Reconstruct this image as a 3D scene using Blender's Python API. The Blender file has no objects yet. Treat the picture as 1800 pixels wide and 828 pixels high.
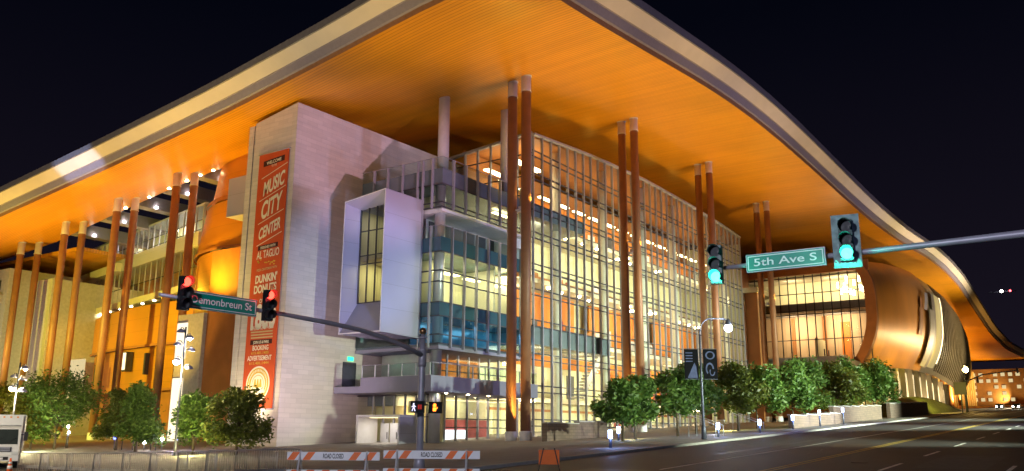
import bpy, bmesh, math, random
from mathutils import Vector, Matrix
random.seed(7)
R = math.radians
SC = bpy.context.scene
COL = SC.collection

# ------------------------------------------------------------------ camera, world, exposure
F_PX, CX, CY, CAM_H = 1510.0, 900.0, 414.0, 2.2
PITCH, ROLL, HEAD = math.atan2(347, 1510), math.atan(.0056), R(34.4)
fw = Vector((math.cos(HEAD)*math.cos(PITCH), math.sin(HEAD)*math.cos(PITCH), math.sin(PITCH)))
rt0 = Vector((math.sin(HEAD), -math.cos(HEAD), 0)); up0 = rt0.cross(fw)
rt = rt0*math.cos(ROLL) + up0*math.sin(ROLL); upv = up0*math.cos(ROLL) - rt0*math.sin(ROLL)
cam = bpy.data.cameras.new('camera'); cam_o = bpy.data.objects.new('camera', cam); COL.objects.link(cam_o)
cam.sensor_width = 36; cam.lens = 36*F_PX/1800; cam.clip_end = 5000; cam.clip_start = .1
M = Matrix((rt, upv, -fw)).transposed().to_4x4(); M.translation = (0, 0, CAM_H); cam_o.matrix_world = M
SC.camera = cam_o

W = bpy.data.worlds.new('World'); SC.world = W; W.use_nodes = True
wn = W.node_tree.nodes; wl = W.node_tree.links
bg = wn['Background']; bg.inputs['Strength'].default_value = 1.0
tc = wn.new('ShaderNodeTexCoord'); sp = wn.new('ShaderNodeSeparateXYZ'); rp = wn.new('ShaderNodeValToRGB')
wl.new(tc.outputs['Generated'], sp.inputs[0]); wl.new(sp.outputs['Z'], rp.inputs[0]); wl.new(rp.outputs[0], bg.inputs['Color'])
rp.color_ramp.elements[0].position = 0.0; rp.color_ramp.elements[0].color = (.0100, .0075, .0140, 1)
rp.color_ramp.elements[1].position = 0.45; rp.color_ramp.elements[1].color = (.0012, .0016, .0045, 1)
SC.view_settings.view_transform = 'Standard'; SC.view_settings.look = 'None'
SC.view_settings.exposure = 0.0; SC.view_settings.gamma = 1.0
try: SC.view_settings.use_curve_mapping = False
except Exception: pass
SC.cycles.max_bounces = 7; SC.cycles.diffuse_bounces = 3; SC.cycles.glossy_bounces = 3
SC.cycles.transparent_max_bounces = 24; SC.cycles.transmission_bounces = 4
SC.cycles.sample_clamp_indirect = 4.0; SC.cycles.caustics_reflective = False; SC.cycles.caustics_refractive = False

def lamp(name, kind, loc, col, power, target=None, size=.3, spot=120, blend=.8):
    l = bpy.data.lights.new(name, kind); o = bpy.data.objects.new(name, l); COL.objects.link(o)
    l.color = col; l.energy = power
    if kind == 'AREA': l.size = size
    else: l.shadow_soft_size = size
    if kind == 'SPOT': l.spot_size = R(spot); l.spot_blend = blend
    o.location = loc
    if target is not None:
        o.rotation_euler = (Vector(target)-Vector(loc)).to_track_quat('-Z', 'Y').to_euler()
    return o

# unseen near-side street lamps (cool white and sodium), with added fill spots marked among them
COOL = (.72, .62, 1.0)
lamp('street_or_fill_light', 'SPOT', (88, -14, 17), (.60, .54, 1.0), 34000, (58, 58, 15), .8, 50, .7)
lamp('tower_foot_fill', 'SPOT', (46.5, 49.5, 2.0), (1.0, .66, .92), 3600, (51.8, 58.8, 10), .3, 100, .9)  # added low spot without a fixture, lifts the tower foot
lamp('street_or_fill_light', 'SPOT', (40, 10, 6), (1.0, .58, .80), 52000, (58, 58.8, 30), .3, 21, .7)  # added narrow spot that turns only the upper tower pinker
lamp('street_or_fill_light', 'SPOT', (-6, 8, 10), (.84, .86, 1.0), 15000, (20, 16, 5), .3, 100, .8)
lamp('street_or_fill_light', 'SPOT', (4, 40, 11), (1.0, .86, .62), 15000, (38, 64, 3), .3, 110, .8)
lamp('street_or_fill_light', 'SPOT', (14, 92, 12), (1.0, .90, .10), 120000, (56, 103, 11), .4, 60, .9)
lamp('street_or_fill_light', 'SPOT', (16, -7, 9), (.62, .50, 1.0), 700, (24, 8, 0), .3, 140, .8)
lamp('street_or_fill_light', 'SPOT', (56, -9, 6.5), (.86, 1.0, .72), 95000, (62, 29.5, 4.6), .3, 42, .9)  # added tree fill: nearly level spot that brightens the tree row
lamp('street_or_fill_light', 'SPOT', (92, -9, 8.5), (.80, .95, .7), 230000, (94, 29, 6.5), .3, 58, .9)  # added tree fill for the middle of the row
lamp('street_or_fill_light', 'SPOT', (128, -9, 10.5), (.80, .95, .7), 230000, (126, 29, 9), .3, 58, .9)  # added tree fill for the far trees
lamp('street_or_fill_light', 'SPOT', (104, -14, 10), (.72, .66, 1.0), 52000, (98, 48, 15), .5, 72, .9)  # added cool spot that tints the glass front and columns
# added spots over the two streets, without fixtures, that brighten the roof edge
for fx in (58, 88, 120, 155, 200, 255): lamp('roof_edge_fill', 'SPOT', (fx, -10, 9+.02*fx), (.90, .72, 1.0), 24000+max(0, fx-120)*120, (fx+2, 31, 46), .4, 56, 1.0)
for fy in (46, 74, 102): lamp('roof_edge_fill', 'SPOT', (10, fy, 6), (1.0, .74, .44), 24000, (46, fy, 38), .4, 54, 1.0)

def ground_z(x, y):
    x0 = 12 + .8*min(max(y-25, 0), 20)
    t = x-x0
    s = 3.0
    t = t if t > 40 else s*math.log1p(math.exp(t/s))   # a soft start to the hill
    return .036*t

def at(px, py, X=None, Y=None, Z=None):
    d = fw*F_PX + rt*(px-CX) - upv*(py-CY)
    t = X/d.x if X is not None else Y/d.y if Y is not None else (Z-CAM_H)/d.z
    p = d*t; p.z += CAM_H
    return p

# ------------------------------------------------------------------ materials
MATS = {}
def newmat(name):
    m = bpy.data.materials.new(name); m.use_nodes = True; MATS[name] = m
    return m, m.node_tree.nodes, m.node_tree.links, m.node_tree.nodes['Principled BSDF']

def mat(name, col, rough=.6, metal=0, var=.12, scale=3.0, bump=0, spec=.4):
    m, n, l, b = newmat(name)
    b.inputs['Roughness'].default_value = rough; b.inputs['Metallic'].default_value = metal
    b.inputs['Specular IOR Level'].default_value = spec
    t = n.new('ShaderNodeTexCoord'); nz = n.new('ShaderNodeTexNoise'); nz.inputs['Scale'].default_value = scale
    nz.inputs['Detail'].default_value = 6
    l.new(t.outputs['Object'], nz.inputs['Vector'])
    r = n.new('ShaderNodeValToRGB'); r.color_ramp.elements[0].position = .3; r.color_ramp.elements[1].position = .72
    r.color_ramp.elements[0].color = tuple(c*(1-var) for c in col)+(1,)
    r.color_ramp.elements[1].color = tuple(min(1, c*(1+var)) for c in col)+(1,)
    l.new(nz.outputs['Fac'], r.inputs[0]); l.new(r.outputs[0], b.inputs['Base Color'])
    if bump:
        bm_ = n.new('ShaderNodeBump'); bm_.inputs['Strength'].default_value = bump; bm_.inputs['Distance'].default_value = .05
        l.new(nz.outputs['Fac'], bm_.inputs['Height']); l.new(bm_.outputs[0], b.inputs['Normal'])
    return m

def emat(name, col, strength):
    m, n, l, b = newmat(name)
    b.inputs['Base Color'].default_value = (0, 0, 0, 1) if max(col) > .99 else tuple(col)+(1,)
    b.inputs['Emission Color'].default_value = tuple(col)+(1,); b.inputs['Emission Strength'].default_value = strength
    return m

def glassmat(name, tint, refl=.12):
    m, n, l, b = newmat(name); n.remove(b)
    out = n['Material Output']; tr = n.new('ShaderNodeBsdfTransparent'); gl = n.new('ShaderNodeBsdfGlossy')
    tr.inputs['Color'].default_value = tuple(tint)+(1,); gl.inputs['Roughness'].default_value = .03
    fr = n.new('ShaderNodeFresnel'); fr.inputs['IOR'].default_value = 1.5
    ad = n.new('ShaderNodeMath'); ad.operation = 'MULTIPLY_ADD'; ad.inputs[1].default_value = .9; ad.inputs[2].default_value = refl*.35
    mx = n.new('ShaderNodeMixShader'); l.new(fr.outputs[0], ad.inputs[0]); l.new(ad.outputs[0], mx.inputs[0])
    l.new(tr.outputs[0], mx.inputs[1]); l.new(gl.outputs[0], mx.inputs[2]); l.new(mx.outputs[0], out.inputs['Surface'])
    return m

def slatmat(name, c1, c2, axis, period, rough=.4, duty=.82, spec=.5, metal=0, var=.18):
    """parallel boards or panels along one axis with dark joints and a little tone change from board to board"""
    m, n, l, b = newmat(name)
    b.inputs['Roughness'].default_value = rough; b.inputs['Specular IOR Level'].default_value = spec; b.inputs['Metallic'].default_value = metal
    t = n.new('ShaderNodeTexCoord'); s = n.new('ShaderNodeSeparateXYZ'); l.new(t.outputs['Object'], s.inputs[0])
    dv = n.new('ShaderNodeMath'); dv.operation = 'DIVIDE'; dv.inputs[1].default_value = period; l.new(s.outputs[axis], dv.inputs[0])
    fc = n.new('ShaderNodeMath'); fc.operation = 'FRACT'; l.new(dv.outputs[0], fc.inputs[0])
    lt = n.new('ShaderNodeMath'); lt.operation = 'LESS_THAN'; lt.inputs[1].default_value = duty; l.new(fc.outputs[0], lt.inputs[0])
    fl = n.new('ShaderNodeMath'); fl.operation = 'FLOOR'; l.new(dv.outputs[0], fl.inputs[0])
    wn_ = n.new('ShaderNodeTexWhiteNoise'); wn_.noise_dimensions = '1D'; l.new(fl.outputs[0], wn_.inputs['W'])
    nz = n.new('ShaderNodeTexNoise'); nz.inputs['Scale'].default_value = .12; nz.inputs['Detail'].default_value = 5; l.new(t.outputs['Object'], nz.inputs['Vector'])
    av = n.new('ShaderNodeMath'); av.operation = 'MULTIPLY_ADD'; av.inputs[1].default_value = var; l.new(wn_.outputs['Value'], av.inputs[0])
    a2 = n.new('ShaderNodeMath'); a2.operation = 'MULTIPLY_ADD'; a2.inputs[1].default_value = .5; a2.inputs[2].default_value = .70-var*.5
    l.new(nz.outputs['Fac'], a2.inputs[0]); l.new(a2.outputs[0], av.inputs[2])
    mx = n.new('ShaderNodeMix'); mx.data_type = 'RGBA'; l.new(lt.outputs[0], mx.inputs[0])
    mx.inputs[6].default_value = tuple(c2)+(1,); mx.inputs[7].default_value = tuple(c1)+(1,)
    ml = n.new('ShaderNodeMix'); ml.data_type = 'RGBA'; ml.blend_type = 'MULTIPLY'; ml.inputs[0].default_value = 1
    l.new(mx.outputs[2], ml.inputs[6]); l.new(av.outputs[0], ml.inputs[7]); l.new(ml.outputs[2], b.inputs['Base Color'])
    return m

def brickmat(name, c1, c2, cm, w, h, axis, mortar=.012, rough=.85):
    m, n, l, b = newmat(name); b.inputs['Roughness'].default_value = rough; b.inputs['Specular IOR Level'].default_value = .2
    t = n.new('ShaderNodeTexCoord'); s = n.new('ShaderNodeSeparateXYZ'); l.new(t.outputs['Object'], s.inputs[0])
    ad = n.new('ShaderNodeMath'); ad.operation = 'ADD'; l.new(s.outputs['X'], ad.inputs[0]); l.new(s.outputs['Y'], ad.inputs[1])
    cb = n.new('ShaderNodeCombineXYZ'); l.new(ad.outputs[0], cb.inputs[0]); l.new(s.outputs['Z'], cb.inputs[1])
    br = n.new('ShaderNodeTexBrick'); l.new(cb.outputs[0], br.inputs['Vector'])
    br.inputs['Color1'].default_value = tuple(c1)+(1,); br.inputs['Color2'].default_value = tuple(c2)+(1,); br.inputs['Mortar'].default_value = tuple(cm)+(1,)
    br.inputs['Scale'].default_value = 1; br.inputs['Brick Width'].default_value = w; br.inputs['Row Height'].default_value = h
    br.inputs['Mortar Size'].default_value = mortar; br.inputs['Bias'].default_value = 0
    nz = n.new('ShaderNodeTexNoise'); nz.inputs['Scale'].default_value = .9; nz.inputs['Detail'].default_value = 8
    mp = n.new('ShaderNodeMapping'); mp.inputs['Scale'].default_value = (.35, .35, 3.2); l.new(t.outputs['Object'], mp.inputs['Vector']); l.new(mp.outputs[0], nz.inputs['Vector'])
    rr = n.new('ShaderNodeValToRGB'); rr.color_ramp.elements[0].color = (.92, .92, .93, 1); rr.color_ramp.elements[1].color = (1.04, 1.03, 1.02, 1)
    rr.color_ramp.elements[0].position = .3; rr.color_ramp.elements[1].position = .7
    l.new(nz.outputs['Fac'], rr.inputs[0])
    ml = n.new('ShaderNodeMix'); ml.data_type = 'RGBA'; ml.blend_type = 'MULTIPLY'; ml.inputs[0].default_value = 1
    l.new(br.outputs['Color'], ml.inputs[6]); l.new(rr.outputs[0], ml.inputs[7]); l.new(ml.outputs[2], b.inputs['Base Color'])
    bp = n.new('ShaderNodeBump'); bp.inputs['Strength'].default_value = .25; bp.inputs['Distance'].default_value = .03
    l.new(nz.outputs['Fac'], bp.inputs['Height']); l.new(bp.outputs[0], b.inputs['Normal'])
    return m

def leafmat(name, c1, c2):
    m, n, l, b = newmat(name); b.inputs['Roughness'].default_value = .5
    g = n.new('ShaderNodeNewGeometry'); r = n.new('ShaderNodeValToRGB')
    r.color_ramp.elements[0].color = tuple(c1)+(1,); r.color_ramp.elements[1].color = tuple(c2)+(1,)
    l.new(g.outputs['Random Per Island'], r.inputs[0]); l.new(r.outputs[0], b.inputs['Base Color'])
    tl = n.new('ShaderNodeBsdfTranslucent'); l.new(r.outputs[0], tl.inputs['Color'])
    mx = n.new('ShaderNodeMixShader'); mx.inputs[0].default_value = .35
    l.new(b.outputs[0], mx.inputs[1]); l.new(tl.outputs[0], mx.inputs[2]); l.new(mx.outputs[0], n['Material Output'].inputs['Surface'])
    return m

soffit_m = slatmat('gold_slat_soffit', (.62, .262, .008), (.37, .14, .005), 'X', .42, rough=.40, duty=.8, spec=.35, var=.12)
fascia_cream = mat('cream_fascia_metal', (.60, .53, .46), .45, var=.05, scale=.6)
fascia_dark = mat('dark_grey_fascia_metal', (.16, .15, .17), .5)
fascia_groove = mat('violet_grey_recess_metal', (.22, .195, .25), .5, var=.06)
fascia_strip = mat('brown_edge_trim', (.27, .13, .07), .5)
stone = brickmat('coursed_limestone', (.61, .555, .505), (.545, .495, .45), (.46, .42, .385), 1.25, .42, 0)
shaft_m = mat('red_brown_painted_steel', (.29, .140, .075), .45, var=.10, scale=1.2)
cap_m = mat('pale_lilac_steel', (.68, .64, .70), .4, var=.05)
white_paint = mat('white_painted_metal', (.76, .76, .78), .4, var=.04)
silver = mat('brushed_silver_panel', (.62, .62, .66), .35, metal=.55, var=.06, scale=2)
lilac_panel = slatmat('pale_lilac_metal_panel', (.47, .46, .55), (.30, .29, .34), 'Z', 2.12, rough=.42, duty=.988, metal=.2, var=.05)
steel_fin = mat('grey_blue_mullion_steel', (.36, .36, .42), .4, metal=.2, var=.05)
dark_bar = mat('dark_transom_steel', (.06, .06, .075), .5)
spandrel = mat('blue_grey_spandrel_glass', (.13, .165, .20), .18, var=.18, scale=.35, spec=.8)
teal_span = mat('deep_teal_spandrel_glass', (.05, .12, .165), .15, var=.25, scale=.3, spec=.8)
concrete = mat('pale_concrete', (.46, .44, .44), .8, bump=.15)
canopy_m = mat('pale_blue_grey_stucco', (.29, .29, .39), .75, var=.05, scale=.8)
copper = slatmat('copper_cladding', (.64, .27, .03), (.40, .15, .02), 'Z', 1.6, rough=.42, duty=.985, metal=.15, var=.08)
copper_sheet = slatmat('polished_copper_sheet', (.60, .28, .05), (.42, .18, .03), 'X', 2.4, rough=.38, duty=.985, metal=.35, var=.10)
copper_dark = mat('brown_copper_panel', (.40, .16, .05), .5, var=.12, scale=.7)
cream_wall = slatmat('warm_cream_plaster', (.68, .65, .43), (.40, .37, .25), 'X', 2.44, rough=.8, duty=.985, var=.16, spec=.2)
orange_wall = slatmat('orange_timber_panelling', (.62, .19, .015), (.34, .09, .01), 'X', 1.22, rough=.55, duty=.97, var=.22)
ceil_m = mat('interior_ceiling_board', (.62, .56, .42), .8, var=.05)
red_wall = mat('dusky_red_wall', (.36, .07, .08), .7)
floor_m = mat('interior_floor', (.30, .25, .18), .5)
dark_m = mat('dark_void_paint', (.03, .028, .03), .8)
col_white = mat('cream_interior_column', (.78, .75, .64), .5, var=.04)
glass_clear = glassmat('clear_facade_glass', (.93, .96, .92))
glass_blue = glassmat('blue_tinted_glass', (.50, .74, .86), .2)
glass_rail = glassmat('green_edge_rail_glass', (.72, .86, .84), .2)
strip_warm = emat('lit_ceiling_strip', (1.0, .76, .40), 13)
strip_yel = emat('lit_office_strip', (1.0, .86, .40), 9)
panel_warm = emat('lit_ceiling_panel', (1.0, .78, .42), 2.2)
bulb_warm = emat('lit_bulb', (1.0, .78, .42), 60)
bulb_white = emat('lit_white_bulb', (1.0, .92, .78), 80)
bulb_sod = emat('lit_sodium_bulb', (1.0, .70, .22), 90)
bulb_blue = emat('lit_blue_lamp', (.10, .14, 1.0), 9)
screen_m = emat('lit_screen', (.86, .93, 1.0), 3.2)
green_em = emat('lit_green_lens', (.045, 1.0, .62), 8)
red_em = emat('lit_red_lens', (1.0, .035, .02), 9)
exit_em = emat('lit_exit_sign', (.02, .9, .35), 2.5)
walk_em = emat('lit_walk_symbol', (.8, .75, 1.0), 1.6)
hand_em = emat('lit_hand_symbol', (1.0, .22, .02), 5)
dim_red = emat('dim_countdown', (.5, .03, .02), .5)
asphalt = None

# ------------------------------------------------------------------ mesh builder
class MB:
    def __init__(self): self.v = []; self.f = []; self.mi = []; self.mats = []; self.sm = []
    def m(self, mt):
        if mt not in self.mats: self.mats.append(mt)
        return self.mats.index(mt)
    def face(self, pts, mt, smooth=False):
        i = len(self.v); self.v += [tuple(p) for p in pts]; self.f.append(tuple(range(i, i+len(pts)))); self.mi.append(self.m(mt)); self.sm.append(smooth)
    def box(self, x0, x1, y0, y1, z0, z1, mt):
        i = len(self.v); k = self.m(mt)
        self.v += [(x0,y0,z0),(x1,y0,z0),(x1,y1,z0),(x0,y1,z0),(x0,y0,z1),(x1,y0,z1),(x1,y1,z1),(x0,y1,z1)]
        for f in ((0,3,2,1),(4,5,6,7),(0,1,5,4),(1,2,6,5),(2,3,7,6),(3,0,4,7)):
            self.f.append(tuple(i+j for j in f)); self.mi.append(k); self.sm.append(False)
        return self
    def obox(self, c, ux, uy, hx, hy, hz, mt):
        """box with centre c, half sizes along unit vectors ux, uy and their cross product"""
        c = Vector(c); ux = Vector(ux).normalized(); uy = Vector(uy); uy = (uy-ux*uy.dot(ux)).normalized(); uz = ux.cross(uy)
        i = len(self.v); k = self.m(mt)
        for sz in (-1, 1):
            for sx, sy in ((-1,-1),(1,-1),(1,1),(-1,1)):
                self.v.append(tuple(c+ux*hx*sx+uy*hy*sy+uz*hz*sz))
        for f in ((0,3,2,1),(4,5,6,7),(0,1,5,4),(1,2,6,5),(2,3,7,6),(3,0,4,7)):
            self.f.append(tuple(i+j for j in f)); self.mi.append(k); self.sm.append(False)
        return self
    def bar(self, a, b, w, h, mt, up=(0,0,1)):
        a = Vector(a); b = Vector(b); d = b-a
        if abs(d.normalized().dot(Vector(up))) > .98: up = (1, 0, 0)
        return self.obox((a+b)/2, d, Vector(up), d.length/2, h/2, w/2, mt)
    def tube(self, pts, rad, mt, n=12, caps=True):
        pts = [Vector(p) for p in pts]; rad = rad if isinstance(rad, (list, tuple)) else [rad]*len(pts)
        rings = []; k = self.m(mt); ref = None
        for j, p in enumerate(pts):
            d = (pts[min(j+1, len(pts)-1)]-pts[max(j-1, 0)]).normalized()
            if ref is None: ref = Vector((0,0,1)) if abs(d.z) < .9 else Vector((1,0,0))
            a = (ref-d*ref.dot(d)).normalized(); b = d.cross(a); ref = a
            i = len(self.v); rings.append(i)
            for q in range(n):
                t = 2*math.pi*q/n; self.v.append(tuple(p+(a*math.cos(t)+b*math.sin(t))*rad[j]))
        for j in range(len(rings)-1):
            for q in range(n):
                self.f.append((rings[j]+q, rings[j]+(q+1)%n, rings[j+1]+(q+1)%n, rings[j+1]+q)); self.mi.append(k); self.sm.append(True)
        if caps:
            self.f.append(tuple(rings[0]+q for q in reversed(range(n)))); self.mi.append(k); self.sm.append(False)
            self.f.append(tuple(rings[-1]+q for q in range(n))); self.mi.append(k); self.sm.append(False)
        return self
    def ball(self, c, r, mt, n=12, sz=1):
        prof = [(math.sin(math.pi*i/8)*r+1e-4, -math.cos(math.pi*i/8)*r*sz) for i in range(9)]
        self.tube([(c[0], c[1], c[2]+z) for _, z in prof], [q for q, _ in prof], mt, n); return self
    def grid(self, nu, nv, fn, mt, smooth=True, flip=False):
        i = len(self.v); k = self.m(mt)
        for a in range(nu):
            for b in range(nv): self.v.append(tuple(fn(a/(nu-1), b/(nv-1))))
        for a in range(nu-1):
            for b in range(nv-1):
                q = (i+a*nv+b, i+(a+1)*nv+b, i+(a+1)*nv+b+1, i+a*nv+b+1)
                self.f.append(q[::-1] if flip else q); self.mi.append(k); self.sm.append(smooth)
        return self
    def build(self, name, parent=None):
        me = bpy.data.meshes.new(name); me.from_pydata(self.v, [], self.f)
        for mt in self.mats: me.materials.append(mt)
        me.polygons.foreach_set('material_index', self.mi); me.polygons.foreach_set('use_smooth', self.sm)
        me.update()
        o = bpy.data.objects.new(name, me); COL.objects.link(o)
        if parent is not None: join(o, parent)
        return o

def wm(o):
    m = o.matrix_basis.copy()
    p = o.parent; 
    return (wm(p) @ o.matrix_parent_inverse @ m) if p else m
def join(o, parent):
    o.parent = parent; o.matrix_parent_inverse = wm(parent).inverted()
def tag(o, label=None, cat=None, group=None, kind=None):
    if label: o['label'] = label
    if cat: o['category'] = cat
    if group: o['group'] = group
    if kind: o['kind'] = kind
    return o
def thing(name, label, cat, loc=(0,0,0), group=None, rz=0):
    o = bpy.data.objects.new(name, None); COL.objects.link(o); o.location = loc; o.rotation_euler = (0, 0, rz); o.empty_display_size = .3
    return tag(o, label, cat, group)
def local(o, parent):      # a part whose mesh is written in its thing's own coordinates
    o.parent = parent; return o
def copy_tree(o, parent=None):
    c = o.copy(); COL.objects.link(c)
    if parent is not None: c.parent = parent
    for ch in [q for q in COL.objects if q.parent == o]: copy_tree(ch, c)
    return c
def lettering(text, name, mt, parent, org, u, upd, height, width=None, shear=0, bold=0.0, align='CENTER', extrude=.01):
    """flat letters as a mesh: u = reading direction, upd = up direction, org = middle of the base line"""
    cu = bpy.data.curves.new(name, 'FONT'); cu.body = text; cu.align_x = align; cu.size = 1; cu.shear = shear; cu.offset = bold; cu.extrude = 0
    t = bpy.data.objects.new(name, cu); COL.objects.link(t)
    dg = bpy.context.evaluated_depsgraph_get(); me = bpy.data.meshes.new_from_object(t.evaluated_get(dg))
    bpy.data.objects.remove(t)
    xs = [v.co.x for v in me.vertices]; ys = [v.co.y for v in me.vertices]
    w = max(xs)-min(xs); h = .72
    u = Vector(u).normalized(); upd = Vector(upd).normalized(); nn = u.cross(upd)
    sy = height/h; sx = (width/w) if width else sy; mx = (max(xs)+min(xs))/2
    for v in me.vertices:
        c = v.co.copy(); v.co = Vector(org)+u*((c.x-mx)*sx)+upd*(c.y*sy)+nn*extrude
    me.materials.clear(); me.materials.append(mt)
    o = bpy.data.objects.new(name, me); COL.objects.link(o)
    if parent is not None: join(o, parent)
    return o
def pl(xs, ys, x):
    if x <= xs[0]: return ys[0]
    for i in range(len(xs)-1):
        if x <= xs[i+1]:
            t = (x-xs[i])/(xs[i+1]-xs[i]); return ys[i]+(ys[i+1]-ys[i])*t
    return ys[-1]
def smooth_pl(xs, ys, x, w):
    return sum(pl(xs, ys, x+w*k/4)*(5-abs(k)) for k in range(-4, 5))/25

# ------------------------------------------------------------------ ground, roads, pavements
def asphalt_mat():
    m, n, l, b = newmat('worn_asphalt'); b.inputs['Roughness'].default_value = .62; b.inputs['Specular IOR Level'].default_value = .45
    t = n.new('ShaderNodeTexCoord'); a = n.new('ShaderNodeTexNoise'); a.inputs['Scale'].default_value = .25; a.inputs['Detail'].default_value = 9
    a.inputs['Roughness'].default_value = .7
    c = n.new('ShaderNodeTexNoise'); c.inputs['Scale'].default_value = 40; c.inputs['Detail'].default_value = 3
    l.new(t.outputs['Object'], a.inputs['Vector']); l.new(t.outputs['Object'], c.inputs['Vector'])
    r = n.new('ShaderNodeValToRGB'); r.color_ramp.elements[0].color = (.018, .017, .020, 1); r.color_ramp.elements[1].color = (.058, .054, .058, 1)
    r.color_ramp.elements[0].position = .3; r.color_ramp.elements[1].position = .75
    mx = n.new('ShaderNodeMath'); mx.operation = 'MULTIPLY_ADD'; mx.inputs[1].default_value = .3; l.new(c.outputs['Fac'], mx.inputs[0])
    m2 = n.new('ShaderNodeMath'); m2.operation = 'MULTIPLY'; m2.inputs[1].default_value = .75; l.new(a.outputs['Fac'], m2.inputs[0]); l.new(m2.outputs[0], mx.inputs[2])
    l.new(mx.outputs[0], r.inputs[0]); l.new(r.outputs[0], b.inputs['Base Color'])
    bp = n.new('ShaderNodeBump'); bp.inputs['Strength'].default_value = .35; bp.inputs['Distance'].default_value = .02
    l.new(c.outputs['Fac'], bp.inputs['Height']); l.new(bp.outputs[0], b.inputs['Normal'])
    return m
asphalt = asphalt_mat()
paving = brickmat('concrete_paving', (.34, .32, .31), (.29, .275, .265), (.17, .16, .155), 1.5, 1.5, 0, .02, .75)
# paving joints run over the ground plane, not up a wall
for nd in [q for q in paving.node_tree.nodes if q.type == 'COMBXYZ']:
    sx_ = [q for q in paving.node_tree.nodes if q.type == 'SEPXYZ'][0]
    paving.node_tree.links.new(sx_.outputs['X'], nd.inputs[0]); paving.node_tree.links.new(sx_.outputs['Y'], nd.inputs[1])
kerb_m = mat('granite_kerb', (.42, .40, .39), .7, bump=.1)
line_m = mat('worn_white_road_paint', (.66, .65, .63), .6, var=.25, scale=1.5)
yellow_m = mat('worn_yellow_road_paint', (.60, .42, .06), .6, var=.25, scale=1.5)
grass_m = mat('mown_grass', (.075, .095, .025), .9, var=.5, scale=1.2, bump=.5)

def axis(a, b, fine0, fine1, step, coarse):
    v = []; x = a
    while x < b:
        v.append(x); x += step if fine0 <= x < fine1 else coarse
    v.append(b); return v
XS = axis(-900, 1500, -20, 330, 5, 60); YS = axis(-900, 900, -30, 150, 5, 60)
g = MB(); k = g.m(asphalt)
for x in XS:
    for y in YS: g.v.append((x, y, ground_z(x, y)))
for i in range(len(XS)-1):
    for j in range(len(YS)-1):
        a = i*len(YS)+j; g.f.append((a, a+len(YS), a+len(YS)+1, a+1)); g.mi.append(k); g.sm.append(True)
tag(g.build('ground'), kind='structure')

def raised(name, x0, x1, y0, y1, mt, h=.14, step=3.0, kerb=True):
    """a pavement that follows the hill, a real kerb step above the road"""
    b = MB()
    nx = max(2, int((x1-x0)/step)+1); ny = max(2, int((y1-y0)/step)+1)
    b.grid(nx, ny, lambda u, v: (x0+(x1-x0)*u, y0+(y1-y0)*v, ground_z(x0+(x1-x0)*u, y0+(y1-y0)*v)+h), mt)
    o = tag(b.build(name), kind='structure')
    if kerb:
        kb = MB()
        def run(pa, pb):
            n = max(1, int((Vector(pb)-Vector(pa)).length/step))
            for i in range(n):
                a = Vector(pa).lerp(Vector(pb), i/n); c = Vector(pa).lerp(Vector(pb), (i+1)/n)
                a3 = Vector((a.x, a.y, ground_z(a.x, a.y)+h/2-.08)); c3 = Vector((c.x, c.y, ground_z(c.x, c.y)+h/2-.08))
                kb.bar(a3, c3, .3, h+.17, kerb_m)
        for e in kerb_edges(x0, x1, y0, y1): run(*e)
        tag(kb.build('kerb'), kind='structure')
    return o
def kerb_edges(x0, x1, y0, y1):
    return [((x0, y0), (x1, y0)), ((x0, y0), (x0, y1)), ((x1, y0), (x1, y1)), ((x0, y1), (x1, y1))]
raised('plaza_pavement', 27, 420, 22.5, 190, paving)
raised('pavement', 27, 420, -14, -3, paving)
raised('pavement', -80, 5, 22.5, 190, paving)
raised('pavement', -60, 3, -20, 1.5, paving)

# painted lines lie as thin sheets on the road
def stripe(b, x0, x1, y0, y1, mt, z=.006):
    n = max(1, int(max(x1-x0, y1-y0)/2.5))
    if x1-x0 >= y1-y0:
        b.grid(n+1, 2, lambda u, v: (x0+(x1-x0)*u, y0+(y1-y0)*v, ground_z(x0+(x1-x0)*u, y0+(y1-y0)*v)+z), mt, False)
    else:
        b.grid(2, n+1, lambda u, v: (x0+(x1-x0)*u, y0+(y1-y0)*v, ground_z(x0+(x1-x0)*u, y0+(y1-y0)*v)+z), mt, False)
lm = MB()
for yy in (3.4, 7.6):
    x = 36
    while x < 240: stripe(lm, x, x+4.5, yy-.08, yy+.08, line_m); x += 10
stripe(lm, 33.4, 240, 15.4, 15.55, line_m)
for xx in (25.2, 28.6): stripe(lm, xx, xx+.35, -2.6, 22.0, line_m)
stripe(lm, 31.6, 32.2, -2.6, 11.0, line_m)
for yy in (23.0, 26.6): stripe(lm, 6, 26.6, yy, yy+.35, line_m)
tag(lm.build('road_marking'), kind='structure')
ym = MB(); stripe(ym, 33, 240, 11.2, 11.34, yellow_m); stripe(ym, 33, 240, 11.5, 11.64, yellow_m); tag(ym.build('road_marking'), kind='structure')

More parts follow.
